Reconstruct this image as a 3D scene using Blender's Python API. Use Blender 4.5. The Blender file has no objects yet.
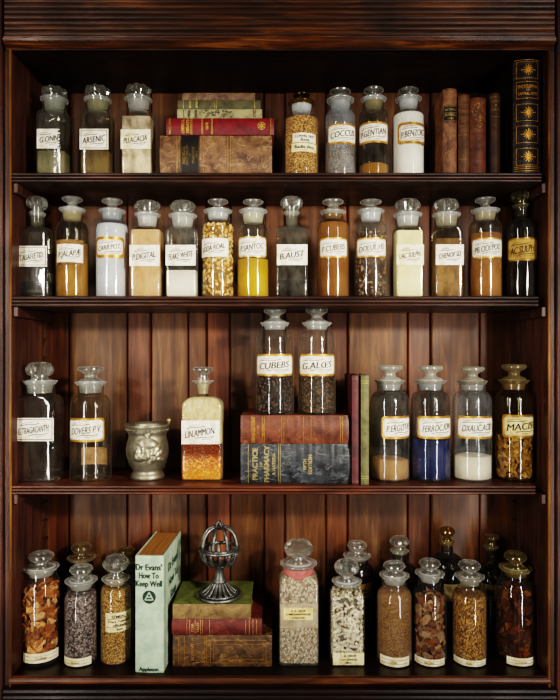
import bpy, math, random
from mathutils import Vector
PI = math.pi
sin, cos = math.sin, math.cos
D, F, HX, HY = 1.333, 600.0, 280.0, 355.0      # camera distance to the shelf fronts, focal length in pixels, vanishing point
H0 = 1.30                                       # camera height above the ground
COL = bpy.context.scene.collection
rnd = random.Random(7)


def sx(Y): return F / (D + Y)
def WX(px, Y): return (px - HX) / sx(Y)
def WZ(py, Y): return H0 + (HY - py) / sx(Y)


def lin(h, k=1.0):
    h = h.lstrip('#')
    o = []
    for i in (0, 2, 4):
        c = int(h[i:i + 2], 16) / 255
        o.append((c / 12.92 if c <= .04045 else ((c + .055) / 1.055) ** 2.4) * k)
    return (*o, 1)


# ------------------------------------------------------------------ node materials
MATS = {}


class NT:
    def __init__(s, name):
        s.m = bpy.data.materials.new(name)
        s.m.use_nodes = True
        s.t = s.m.node_tree
        s.t.nodes.clear()
        s.out = s.n('ShaderNodeOutputMaterial')

    def n(s, kind, **kw):
        nd = s.t.nodes.new(kind)
        for k, v in kw.items():
            if k.startswith('i_'):
                nd.inputs[k[2:].replace('_', ' ')].default_value = v
            else:
                setattr(nd, k, v)
        return nd

    def l(s, a, b): s.t.links.new(a, b)

    def coords(s, scale=(1, 1, 1), kind='Object'):
        tc = s.n('ShaderNodeTexCoord')
        mp = s.n('ShaderNodeMapping')
        mp.inputs['Scale'].default_value = scale
        s.l(tc.outputs[kind], mp.inputs['Vector'])
        return mp.outputs['Vector']

    def noise(s, vec, scale, detail=4, rough=.6, dist=0):
        nd = s.n('ShaderNodeTexNoise')
        nd.inputs['Scale'].default_value = scale
        nd.inputs['Detail'].default_value = detail
        nd.inputs['Roughness'].default_value = rough
        nd.inputs['Distortion'].default_value = dist
        s.l(vec, nd.inputs['Vector'])
        return nd.outputs['Fac']

    def ramp(s, fac, stops, interp='LINEAR'):
        r = s.n('ShaderNodeValToRGB')
        r.color_ramp.interpolation = interp
        el = r.color_ramp.elements
        while len(el) < len(stops):
            el.new(.5)
        for e, (p, c) in zip(el, stops):
            e.position = p
            e.color = c
        s.l(fac, r.inputs['Fac'])
        return r.outputs['Color']

    def mix(s, a, b, fac, mode='MIX'):
        m = s.n('ShaderNodeMix', data_type='RGBA', blend_type=mode)
        for sock, v in ((m.inputs[0], fac), (m.inputs[6], a), (m.inputs[7], b)):
            if hasattr(v, 'is_output'):
                s.l(v, sock)
            else:
                sock.default_value = v
        return m.outputs[2]

    def bump(s, h, strength=.4, dist=.002):
        b = s.n('ShaderNodeBump')
        b.inputs['Strength'].default_value = strength
        b.inputs['Distance'].default_value = dist
        s.l(h, b.inputs['Height'])
        return b.outputs['Normal']

    def principled(s, color, rough=.5, normal=None, metal=0, spec=.5, coat=0):
        p = s.n('ShaderNodeBsdfPrincipled')
        if hasattr(color, 'is_output'):
            s.l(color, p.inputs['Base Color'])
        else:
            p.inputs['Base Color'].default_value = color
        if hasattr(rough, 'is_output'):
            s.l(rough, p.inputs['Roughness'])
        else:
            p.inputs['Roughness'].default_value = rough
        p.inputs['Metallic'].default_value = metal
        p.inputs['Specular IOR Level'].default_value = spec
        p.inputs['Coat Weight'].default_value = coat
        p.inputs['Coat Roughness'].default_value = .2
        if normal is not None:
            s.l(normal, p.inputs['Normal'])
        return p.outputs[0]

    def mixsh(s, a, b, fac):
        m = s.n('ShaderNodeMixShader')
        if hasattr(fac, 'is_output'):
            s.l(fac, m.inputs[0])
        else:
            m.inputs[0].default_value = fac
        s.l(a, m.inputs[1])
        s.l(b, m.inputs[2])
        return m.outputs[0]

    def done(s, sh):
        s.l(sh, s.out.inputs['Surface'])
        return s.m


def cached(fn):
    def w(*a):
        k = (fn.__name__,) + a
        if k not in MATS:
            MATS[k] = fn(*a)
        return MATS[k]
    return w


@cached
def wood(dark, mid, light, axis='Z', rough=.42, streak=1.0, tint=False):
    t = NT('wood')
    sc = {'X': (1.2, 16, 16), 'Z': (16, 16, 1.2), 'Y': (16, 1.2, 16)}[axis]
    v = t.coords(sc)
    g = t.noise(v, 4.0, 6, .65, .6)
    c = t.ramp(g, [(.28, lin(dark)), (.52, lin(mid)), (.75, lin(light))])
    big = t.noise(t.coords((2.2, 2.2, 1.4)), 3.2, 3, .5)
    bl = t.ramp(big, [(.32, (.42, .36, .34, 1)), (.68, (1.25, 1.15, 1.08, 1))])
    c = t.mix(c, bl, .8 * streak, 'MULTIPLY')
    if tint:
        a = t.n('ShaderNodeAttribute', attribute_name='tint')
        c = t.mix(c, a.outputs['Color'], 1.0, 'MULTIPLY')
    fine = t.noise(v, 22, 3, .7)
    rg = t.ramp(big, [(.3, (rough + .12,) * 3 + (1,)), (.7, (rough - .1,) * 3 + (1,))])
    return t.done(t.principled(c, rg, t.bump(fine, .25, .001), spec=.3))


@cached
def plain(name, color, rough=.6, metal=0.0, spec=.4):
    t = NT(name)
    v = t.coords()
    n = t.noise(v, 60, 4, .6)
    c = lin(color)
    cc = t.ramp(n, [(.3, tuple(x * .72 for x in c[:3]) + (1,)), (.7, tuple(min(1, x * 1.15) for x in c[:3]) + (1,))])
    return t.done(t.principled(cc, rough, None, metal, spec))


@cached
def paper(name, c1, c2, scale=45):
    t = NT(name)
    n = t.noise(t.coords(), scale, 5, .65)
    return t.done(t.principled(t.ramp(n, [(.36, lin(c2)), (.58, lin(c1))]), .75, spec=.2))


@cached
def ink(color='#17120e'):
    t = NT('ink')
    return t.done(t.principled(lin(color), .7, spec=.2))


@cached
def gold(color='#c08a34', rough=.35):
    t = NT('gilding')
    n = t.noise(t.coords(), 130, 4, .7)
    c = t.ramp(n, [(.3, lin(color, .35)), (.55, lin(color))])
    return t.done(t.principled(c, rough, None, .55, .5))


@cached
def glass(tint='#ffffff', haze=.05, hazecol='#c9c4b8'):
    """Thin bottle wall: see-through, darker and shinier towards its outline."""
    t = NT('bottle_glass')
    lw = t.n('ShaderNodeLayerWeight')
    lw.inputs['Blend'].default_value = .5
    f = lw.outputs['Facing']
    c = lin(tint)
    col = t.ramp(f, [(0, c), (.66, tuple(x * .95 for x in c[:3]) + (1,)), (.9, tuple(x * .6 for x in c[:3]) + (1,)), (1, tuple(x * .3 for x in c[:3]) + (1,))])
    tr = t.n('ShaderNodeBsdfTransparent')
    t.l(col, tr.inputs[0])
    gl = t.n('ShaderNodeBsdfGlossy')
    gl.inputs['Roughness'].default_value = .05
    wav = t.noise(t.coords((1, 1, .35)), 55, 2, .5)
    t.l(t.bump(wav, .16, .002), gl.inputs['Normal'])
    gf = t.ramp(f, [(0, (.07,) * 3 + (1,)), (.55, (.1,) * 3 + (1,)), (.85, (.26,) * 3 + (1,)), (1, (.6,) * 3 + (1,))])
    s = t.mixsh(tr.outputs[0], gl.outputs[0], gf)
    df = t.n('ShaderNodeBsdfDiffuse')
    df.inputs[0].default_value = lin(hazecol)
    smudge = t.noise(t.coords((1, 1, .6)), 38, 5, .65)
    rim = t.ramp(f, [(.72, (0, 0, 0, 1)), (.97, (.16, .16, .16, 1))])  # pale diffuse edge paints the bright outline of the glass
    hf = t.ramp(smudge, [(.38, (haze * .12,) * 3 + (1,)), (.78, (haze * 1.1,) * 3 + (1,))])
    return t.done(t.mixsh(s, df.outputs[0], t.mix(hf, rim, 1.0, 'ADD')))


@cached
def knob_glass(tint='#f4f4ee', dust=.03):
    t = NT('stopper_glass')
    g = t.n('ShaderNodeBsdfGlass')
    g.inputs['Color'].default_value = lin(tint)
    g.inputs['Roughness'].default_value = .02
    g.inputs['IOR'].default_value = 1.42
    tr = t.n('ShaderNodeBsdfTransparent')
    tr.inputs[0].default_value = lin(tint, .85)
    a = t.mixsh(g.outputs[0], tr.outputs[0], .45)
    gs = t.n('ShaderNodeBsdfGlossy')
    gs.inputs['Roughness'].default_value = .12
    gs.inputs['Color'].default_value = lin(tint)
    a = t.mixsh(a, gs.outputs[0], .2)
    lw = t.n('ShaderNodeLayerWeight')
    lw.inputs['Blend'].default_value = .5
    df = t.n('ShaderNodeBsdfDiffuse')
    df.inputs[0].default_value = lin(tint)
    rim = t.ramp(lw.outputs['Facing'], [(.5, (dust,) * 3 + (1,)), (.82, (dust + .14,) * 3 + (1,)), (1, (dust + .5,) * 3 + (1,))])  # dust film, plus a white edge that paints the bright glass outline
    return t.done(t.mixsh(a, df.outputs[0], rim))


@cached
def frosted(color='#dde0e4', clear=.12):
    t = NT('ground_glass')
    n = t.noise(t.coords(), 70, 4, .6)
    c = t.ramp(n, [(.3, tuple(x * .7 for x in lin(color)[:3]) + (1,)), (.65, lin(color))])
    p = t.principled(c, .35, None, 0, .5)
    tl = t.n('ShaderNodeBsdfTranslucent')
    t.l(c, tl.inputs[0])
    a = t.mixsh(p, tl.outputs[0], .3)
    tr = t.n('ShaderNodeBsdfTransparent')
    return t.done(t.mixsh(a, tr.outputs[0], clear))


@cached
def powder(c1, c2, scale=26, speck=.35):
    t = NT('powder')
    v = t.coords((1, 1, .55))
    big = t.noise(v, scale, 5, .6)
    c = t.ramp(big, [(.32, lin(c2)), (.6, lin(c1))])
    sp = t.noise(t.coords(), 420, 2, .5)
    c = t.mix(c, t.ramp(sp, [(.3, (.35, .33, .3, 1)), (.45, (1, 1, 1, 1))]), speck, 'MULTIPLY')
    return t.done(t.principled(c, .9, t.bump(sp, .25, .0008), spec=.15))


@cached
def grain(c1, c2, c3, scale=330, stretch=1.0, gap=.75):
    t = NT('grain')
    v = t.coords((1, 1, stretch))
    w = t.n('ShaderNodeTexVoronoi')
    w.inputs['Scale'].default_value = scale
    t.l(v, w.inputs['Vector'])
    sp = t.n('ShaderNodeSeparateColor')
    t.l(w.outputs['Color'], sp.inputs[0])
    c = t.ramp(sp.outputs[0], [(.1, lin(c3)), (.45, lin(c2)), (.85, lin(c1))])
    sh = t.ramp(w.outputs['Distance'], [(.3, (1, 1, 1, 1)), (.72, (.16, .13, .11, 1))])
    c = t.mix(c, sh, gap, 'MULTIPLY')
    inv = t.n('ShaderNodeMath', operation='SUBTRACT')
    inv.inputs[0].default_value = 1
    t.l(w.outputs['Distance'], inv.inputs[1])
    return t.done(t.principled(c, .65, t.bump(inv.outputs[0], .8, .003), spec=.3))


@cached
def liquid(c1, c2, clear=.0, glow=.35):
    t = NT('liquid')
    n = t.noise(t.coords((1, 1, .5)), 24, 4, .6)
    c = t.ramp(n, [(.3, lin(c2)), (.65, lin(c1))])
    p = t.principled(c, .2, None, 0, .15)
    tl = t.n('ShaderNodeBsdfTranslucent')
    t.l(c, tl.inputs[0])
    a = t.mixsh(p, tl.outputs[0], glow)
    tr = t.n('ShaderNodeBsdfTransparent')
    t.l(c, tr.inputs[0])
    return t.done(t.mixsh(a, tr.outputs[0], clear))


@cached
def crackle():
    t = NT('resin_liquid')
    v = t.coords((1, 1, 1.5))
    n = t.noise(v, 130, 4, .6, 1.2)
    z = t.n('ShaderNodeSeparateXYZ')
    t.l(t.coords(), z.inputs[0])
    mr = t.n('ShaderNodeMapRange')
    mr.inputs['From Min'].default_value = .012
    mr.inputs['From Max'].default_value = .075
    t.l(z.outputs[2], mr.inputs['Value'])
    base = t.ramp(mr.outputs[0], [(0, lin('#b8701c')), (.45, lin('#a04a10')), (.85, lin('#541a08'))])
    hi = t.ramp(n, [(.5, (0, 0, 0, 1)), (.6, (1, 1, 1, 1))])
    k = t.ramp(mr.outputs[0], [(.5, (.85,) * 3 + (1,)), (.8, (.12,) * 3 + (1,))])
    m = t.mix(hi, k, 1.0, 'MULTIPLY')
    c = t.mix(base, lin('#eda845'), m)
    return t.done(t.principled(c, .25, t.bump(n, .4, .002), spec=.5))


@cached
def tinted(name, rough=.7, spec=.25, bumps=140):
    """Pieces that carry their own colour each."""
    t = NT(name)
    a = t.n('ShaderNodeAttribute', attribute_name='tint')
    n = t.noise(t.coords(), bumps, 4, .65)
    c = t.mix(a.outputs['Color'], t.ramp(n, [(.3, (.55, .5, .46, 1)), (.6, (1.08, 1.06, 1.03, 1))]), 1.0, 'MULTIPLY')
    return t.done(t.principled(c, rough, t.bump(n, .4, .001), spec=spec))


@cached
def leather(c1, c2, wear, amount=.5, rough=.55, scale=22):
    t = NT('book_leather')
    v = t.coords()
    n = t.noise(v, scale, 7, .7, .6)
    c = t.ramp(n, [(.34, lin(c2, .8)), (.6, lin(c1, .8))])
    st = t.noise(v, scale * .8, 8, .78, 1.0)
    c = t.mix(c, t.ramp(st, [(.36, (.3, .27, .25, 1)), (.52, (1, 1, 1, 1)), (.7, (1.12, 1.1, 1.06, 1))]), .85, 'MULTIPLY')
    w = t.noise(t.coords((1.7, 1, .8)), scale * 2.2, 8, .75, 1.5)
    wf = t.ramp(w, [(.66 - .22 * amount, (0, 0, 0, 1)), (.78 - .14 * amount, (1, 1, 1, 1))])
    c = t.mix(c, lin(wear), t.mix(wf, (amount,) * 3 + (1,), 1.0, 'MULTIPLY'))
    return t.done(t.principled(c, rough, t.bump(w, .5, .0015), spec=.35))


@cached
def pages(c1, c2, axis='X'):
    t = NT('page_edges')
    sc = {'X': (900, 6, 6), 'Y': (6, 900, 6)}[axis]
    n = t.noise(t.coords(sc), 1.0, 3, .6)
    return t.done(t.principled(t.ramp(n, [(.3, lin(c2)), (.65, lin(c1))]), .85, spec=.15))


@cached
def metal(c1, c2, rough=.35, scale=40):
    t = NT('worn_metal')
    n = t.noise(t.coords(), scale, 5, .65)
    c = t.ramp(n, [(.3, lin(c2)), (.62, lin(c1))])
    r = t.ramp(n, [(.3, (rough + .2,) * 3 + (1,)), (.7, (rough,) * 3 + (1,))])
    return t.done(t.principled(c, r, t.bump(n, .3, .001), .9, .5))


# ------------------------------------------------------------------ mesh building
class MB:
    def __init__(s):
        s.v, s.f, s.m, s.s, s.c = [], [], [], [], []

    def add(s, vs, fs, mat=0, smooth=False, col=(1, 1, 1)):
        o = len(s.v)
        s.v += [tuple(p) for p in vs]
        for f in fs:
            s.f.append([i + o for i in f])
            s.m.append(mat)
            s.s.append(smooth)
            s.c.append(col)

    def loft(s, rings, mat=0, smooth=True, closed=True, cap0=False, cap1=False, col=(1, 1, 1)):
        n = len(rings[0])
        vs = [p for r in rings for p in r]
        fs = []
        for i in range(len(rings) - 1):
            for j in range(n if closed else n - 1):
                k = (j + 1) % n
                fs.append([i * n + j, i * n + k, (i + 1) * n + k, (i + 1) * n + j])
        if cap0:
            fs.append(list(range(n - 1, -1, -1)))
        if cap1:
            b = (len(rings) - 1) * n
            fs.append([b + j for j in range(n)])
        s.add(vs, fs, mat, smooth, col)

    def lathe(s, prof, n=40, mat=0, smooth=True, cx=0, cy=0, lobes=0, amp=0, col=(1, 1, 1), cap0=True, cap1=True):
        rings = []
        for r, z in prof:
            rings.append([(cx + r * (1 + amp * cos(lobes * a)) * sin(a), cy - r * (1 + amp * cos(lobes * a)) * cos(a), z)
                          for a in [2 * PI * j / n for j in range(n)]])
        s.loft(rings, mat, smooth, True, cap0, cap1, col)

    def box(s, x0, x1, y0, y1, z0, z1, mat=0, col=(1, 1, 1), bev=0.0):
        if bev <= 0:
            vs = [(x, y, z) for z in (z0, z1) for y in (y0, y1) for x in (x0, x1)]
            s.add(vs, [(0, 2, 3, 1), (4, 5, 7, 6), (0, 1, 5, 4), (2, 6, 7, 3), (0, 4, 6, 2), (1, 3, 7, 5)], mat, False, col)
            return
        b = bev
        rings = []
        for z, i in ((z0, b), (z0 + b, 0), (z1 - b, 0), (z1, b)):
            rings.append([(x0 + i + b, y0 + i, z), (x1 - i - b, y0 + i, z), (x1 - i, y0 + i + b, z), (x1 - i, y1 - i - b, z),
                          (x1 - i - b, y1 - i, z), (x0 + i + b, y1 - i, z), (x0 + i, y1 - i - b, z), (x0 + i, y0 + i + b, z)])
        s.loft(rings, mat, False, True, True, True, col)

    def tube(s, pts, r, n=8, mat=0, closed=False, flat=1.0, col=(1, 1, 1)):
        pts = [Vector(p) for p in pts]
        m = len(pts)
        rings = []
        up = Vector((0, 0, 1))
        for i, p in enumerate(pts):
            a = pts[(i - 1) % m] if closed or i > 0 else p
            b = pts[(i + 1) % m] if closed or i < m - 1 else p
            d = (b - a).normalized()
            u = d.cross(up)
            if u.length < .02:
                u = d.cross(Vector((0, 1, 0)))
            u.normalize()
            w = u.cross(d)
            rr = r[i] if isinstance(r, (list, tuple)) else r
            rings.append([p + u * cos(2 * PI * j / n) * rr + w * sin(2 * PI * j / n) * rr * flat for j in range(n)])
        if closed:
            rings.append(rings[0])
        s.loft(rings, mat, True, True, not closed, not closed, col)

    def patch(s, mf, u0, u1, v0, v1, o=0.0, nu=10, nv=2, mat=0, rad=0.0, left=None, right=None, col=(1, 1, 1)):
        """A patch on a surface mf(u, v, o); corners rounded by rad, sides may be ragged functions of v."""
        if rad > 0:
            vs_ = [v0 + rad * (1 - cos(PI / 2 * i / 4)) for i in range(5)] + [v1 - rad * (1 - cos(PI / 2 * i / 4)) for i in range(4, -1, -1)]
        else:
            vs_ = [v0 + (v1 - v0) * i / nv for i in range(nv + 1)]
        rings = []
        for v in vs_:
            ins = 0
            if rad > 0:
                e = min(v - v0, v1 - v)
                if e < rad:
                    ins = rad - math.sqrt(max(0, rad * rad - (rad - e) ** 2))
            a, b = u0 + ins, u1 - ins
            if left: a = left(v)
            if right: b = right(v)
            rings.append([mf(a + (b - a) * j / nu, v, o) for j in range(nu + 1)])
        s.loft(rings, mat, True, False, False, False, col)

    def line(s, mf, pts, w, o=0.0, mat=0):
        a, b = [], []
        for i, (u, v) in enumerate(pts):
            p, q = pts[max(0, i - 1)], pts[min(len(pts) - 1, i + 1)]
            dx, dy = q[0] - p[0], q[1] - p[1]
            L = math.hypot(dx, dy) or 1
            nx, ny = -dy / L * w / 2, dx / L * w / 2
            a.append(mf(u - nx, v - ny, o))
            b.append(mf(u + nx, v + ny, o))
        s.loft([a, b], mat, False, False)

    def frame(s, mf, u0, u1, v0, v1, w, o, mat, n=8):
        for v in (v0, v1):
            s.line(mf, [(u0 + (u1 - u0) * i / n, v) for i in range(n + 1)], w, o, mat)
        for u in (u0, u1):
            s.line(mf, [(u, v0), (u, v1)], w, o, mat)

    def text(s, mf, body, u, v, h, wmax=None, o=0.0, mat=0, rot=0.0, shear=0.0, bold=.02):
        vs, fs = glyphs(body, bold)
        if not vs:
            return
        us = [p[0] for p in vs]
        w0 = max(us) - min(us)
        um = (max(us) + min(us)) / 2
        kx = k = h / .72
        if wmax and w0 * k > wmax:
            kx = wmax / w0
        for dx in (-.024, .024):                         # struck twice for a heavier letter
            out = []
            for x, y in vs:
                X, Y = (x - um + dx) * kx, (y - .36) * k
                X += Y * shear
                out.append(mf(u + X * cos(rot) - Y * sin(rot), v + X * sin(rot) + Y * cos(rot), o + (dx + .024) * .002))
            s.add(out, fs, mat)

    def build(s, name, mats, parent=None, loc=None):
        me = bpy.data.meshes.new(name)
        me.from_pydata(s.v, [], s.f)
        me.polygons.foreach_set('material_index', s.m)
        me.polygons.foreach_set('use_smooth', s.s)
        if any(c != (1, 1, 1) for c in s.c):
            ca = me.color_attributes.new('tint', 'FLOAT_COLOR', 'CORNER')
            flat = []
            for f, c in zip(s.f, s.c):
                flat += [c[0], c[1], c[2], 1.0] * len(f)
            ca.data.foreach_set('color', flat)
        for m in (mats if isinstance(mats, (list, tuple)) else [mats]):
            me.materials.append(m)
        me.update()
        ob = bpy.data.objects.new(name, me)
        COL.objects.link(ob)
        if parent:
            ob.parent = parent
        if loc:
            ob.location = loc
        return ob


_G = {}


def glyphs(body, bold):
    k = (body, bold)
    if k not in _G:
        cu = bpy.data.curves.new('lettering', 'FONT')
        cu.body = body
        cu.offset = bold
        cu.resolution_u = 3
        ob = bpy.data.objects.new('lettering', cu)
        COL.objects.link(ob)
        dg = bpy.context.evaluated_depsgraph_get()
        dg.update()
        me = bpy.data.meshes.new_from_object(ob.evaluated_get(dg))
        _G[k] = ([(v.co.x, v.co.y) for v in me.vertices], [list(p.vertices) for p in me.polygons])
        bpy.data.objects.remove(ob)
        bpy.data.curves.remove(cu)
        bpy.data.meshes.remove(me)
    return _G[k]


def thing(name, label, cat, loc=(0, 0, 0), rot=(0, 0, 0), group=None):
    o = bpy.data.objects.new(name, None)
    COL.objects.link(o)
    o.empty_display_size = .02
    o.location = loc
    o.rotation_euler = rot
    o['label'] = label
    o['category'] = cat
    if group:
        o['group'] = group
    return o


# ------------------------------------------------------------------ the cabinet
XL, XR, YB = WX(11.5, 0), WX(548, 0), .213
Z_BOT = WZ(676, 0)
SH = [WZ(172.5, 0), WZ(296, 0), WZ(485.5, 0)]          # tops of the three shelves
ST = [.022, .0235, .0205]
Z_TOP = WZ(51, 0)
cab = thing('apothecary_cabinet', 'tall dark varnished wooden cabinet with a plank back and ribbed cornice, holding all the bottles',
            'cabinet', (0, .1, Z_BOT - .08))
OFF = (0, -.1, -(Z_BOT - .08))


def cpart(name, mb, mats): return mb.build(name, mats, cab, OFF)


w_back = wood('#382212', '#5a3b22', '#7c5833', 'Z', .46, 1.0, True)
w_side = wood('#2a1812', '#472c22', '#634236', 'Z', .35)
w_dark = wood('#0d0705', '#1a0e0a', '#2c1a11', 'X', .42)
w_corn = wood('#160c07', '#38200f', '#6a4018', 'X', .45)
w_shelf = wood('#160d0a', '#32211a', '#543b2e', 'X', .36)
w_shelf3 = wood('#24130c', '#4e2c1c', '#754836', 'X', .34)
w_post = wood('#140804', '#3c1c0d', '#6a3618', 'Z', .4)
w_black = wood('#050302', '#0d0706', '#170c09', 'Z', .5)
w_bead = wood('#3a220e', '#7a4f24', '#a87a3c', 'Z', .35)

mb = MB()                                               # back made of upright boards
edges = [46, 68, 127, 150.5, 188, 206.5, 230, 264, 285, 326, 348, 408, 431, 480, 516]
tints = [(.7, .52, .5), (1.0, 1.04, 1.0), (1.0, .76, .7), (1.0, 1.02, .98), (.88, .82, .76), (1.15, .82, .7), (.8, .78, .76), (.95, .86, .8),
         (.86, .8, .76), (.95, .76, .7), (1.05, 1.04, .95), (1.15, .86, .7), (1.0, .9, .78), (.8, .72, .62)]
for i, tn in enumerate(tints):
    a, b = WX(edges[i], YB), WX(edges[i + 1], YB)
    d = .004 if i % 2 else 0.0
    g = .0012
    rings = []
    for z in [Z_BOT - .005 + (Z_TOP - Z_BOT + .01) * k / 6 for k in range(7)]:
        rings.append([(a + g, YB + .014, z), (a + g, YB + d + .004, z), (a + g + .003, YB + d, z), (b - g - .003, YB + d, z), (b - g, YB + d + .004, z), (b - g, YB + .014, z)])
    mb.loft(rings, 0, False, False, col=tn)
mb.box(XL - .01, XR + .01, YB + .013, YB + .025, Z_BOT - .02, Z_TOP + .02, 1, col=(.99, .99, .99))
cpart('back_panel', mb, [w_back, w_black])
for s, X in ((-1, XL), (1, XR)):
    mb = MB()
    mb.box(min(X, X + s * .016), max(X, X + s * .016), .002, YB + .025, Z_BOT - .03, Z_TOP + .03)
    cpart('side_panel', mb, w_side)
mb = MB()
mb.box(XL - .016, XR + .016, .001, YB + .025, Z_TOP, Z_TOP + .02)
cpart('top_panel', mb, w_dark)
# bottom board with its moulded front
mb = MB()
zb = Z_BOT
mb.box(XL, XR, .0, YB + .014, zb - .02, zb, 0, bev=.002)
cpart('bottom_board', mb, w_dark)


def moulding(name, prof, x0, x1, mat, nx=1):
    """Profile of (y, z) points drawn along X."""
    m = MB()
    xs = [x0 + (x1 - x0) * i / nx for i in range(nx + 1)]
    m.loft([[(x, y, z) for y, z in prof] for x in xs], 0, False, True, True, True)
    return cpart(name, m, mat)


def beads(y0, z0, z1, n, r, back):
    """Row of half-round reeds from z0 (bottom) up to z1 on a face at y0."""
    p = [(back, z0)]
    h = (z1 - z0) / n
    for i in range(n):
        for k in range(7):
            a = PI * k / 6
            p.append((y0 - r * sin(a), z0 + h * i + h * (.06 + .88 * (.5 - .5 * cos(a)))))
        p.append((y0 + r * .35, z0 + h * (i + 1)))
    p.append((back, z1))
    return p


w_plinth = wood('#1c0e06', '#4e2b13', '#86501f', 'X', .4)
moulding('base_moulding', beads(-.003, zb - .017, zb + .0005, 1, .006, .002), XL - .002, XR + .002, w_plinth)
moulding('base_moulding', [(.002, zb - .022), (-.004, zb - .022), (-.006, zb - .019), (-.002, zb - .0172), (.002, zb - .0172)], XL - .002, XR + .002, w_dark)
moulding('plinth', beads(-.012, zb - .1, zb - .022, 6, .004, .03), XL - .012, XR + .012, w_dark)
# cornice
yc = -.014
zc = lambda y: WZ(y, yc)
moulding('cornice', beads(yc - .002, zc(36), zc(-24), 11, .0022, .02), WX(5, yc), WX(554, yc), w_corn)
w_lit = wood('#120904', '#4c2a12', '#a0662a', 'X', .34)  # cornice wood in a brighter orange, its lit look put into the colour
moulding('cornice_moulding', [(.02, zc(47)), (yc + .006, zc(47)), (yc - .004, zc(45.5)), (yc - .011, zc(43)), (yc - .012, zc(40.5)), (yc - .007, zc(39.3)), (yc - .009, zc(38)), (yc - .006, zc(36.6)), (yc, zc(36)), (.02, zc(36))],
         WX(5, yc), WX(554, yc), w_lit)
moulding('top_rail', [(.004, Z_TOP), (-.004, Z_TOP), (-.007, Z_TOP + .003), (-.004, Z_TOP + .0055), (-.003, Z_TOP + .03), (.004, Z_TOP + .03)], XL, XR, w_shelf)
# posts at either side
for s, X, ins in ((-1, XL, 0), (1, XR, 1)):
    z0, z1 = zb - .1, Z_TOP + .12
    m = MB()
    m.lathe([(.0032, z0), (.0032, Z_TOP + .003)], 12, 0, True, X + s * .0012, -.003)
    cpart('edge_bead', m, w_bead)
    m = MB()
    a, b = X + s * .003, X + s * .017
    m.box(min(a, b), max(a, b), .012, .03, z0, z1)
    cpart('post_groove', m, w_black)
    m = MB()
    a, b = X + s * .0165, X + s * .14
    m.box(min(a, b), max(a, b), -.008, .03, z0, z1, bev=.002)
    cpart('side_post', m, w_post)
    # notched strips in the back corners
    for y0, y1 in ((.158, .186),):
        m = MB()
        zz, per = zb + .004, .0455
        xa, xb = X, X - s * .0035
        m.box(min(xa, xb), max(xa, xb), y0, y1, zb, Z_TOP - .001)
        while zz < Z_TOP - per:
            xo = X - s * .011
            vs = [(xb, y0, zz), (xb, y1, zz), (xo, y0, zz + per * .5), (xo, y1, zz + per * .5), (xb, y0, zz + per * .5), (xb, y1, zz + per * .5)]
            m.add(vs, [(0, 2, 3, 1), (2, 4, 5, 3), (0, 4, 2), (1, 3, 5), (0, 1, 5, 4)])
            zz += per
        cpart('notched_strip', m, wood('#1c1008', '#3e2814', '#6a4a26', 'Z', .45))
    # cleats the shelves rest on
    for zt, th in zip(SH, ST):
        m = MB()
        a, b = X, X - s * .012
        m.box(min(a, b), max(a, b), .004, .2, zt - th - .022, zt - th - .0004, bev=.001)
        cpart('shelf_cleat', m, w_side)

# shelves: three reeds along the front edge
shelf_lab = ['uppermost dark brown shelf with reeded front edge, under the books and arsenic bottle',
             'middle dark brown shelf with reeded front edge, under the longest row of bottles',
             'lowest removable shelf, reddish brown with reeded edge, under the pewter cup']
for i, (zt, th, xr, mat) in enumerate(zip(SH, ST, (541, 538, 535), (w_shelf, w_shelf, w_shelf3))):
    x0, x1 = WX(12.5, 0), WX(xr, 0)
    sh = thing('wooden_shelf', shelf_lab[i], 'shelf', (0, .1, zt - th))
    m = MB()
    m.box(x0, x1, .003, .209, zt - th, zt)
    m.build('shelf_board', mat, sh, (0, -.1, -(zt - th)))
    m = MB()
    prof = beads(.001, zt - th, zt, 3, .004, .0032)
    m.loft([[(x, y, z) for y, z in prof] for x in (x0, x1)], 0, False, True, True, True)
    m.build('reeded_edge', mat, sh, (0, -.1, -(zt - th)))


# ------------------------------------------------------------------ bottles
def oval(a, b, p, z, n):
    e = 2.0 / p
    f = lambda c: math.copysign(abs(c) ** e, c)
    return [(a * f(sin(t)), -b * f(cos(t)), z) for t in [2 * PI * (j + .5) / n for j in range(n)]]


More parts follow.
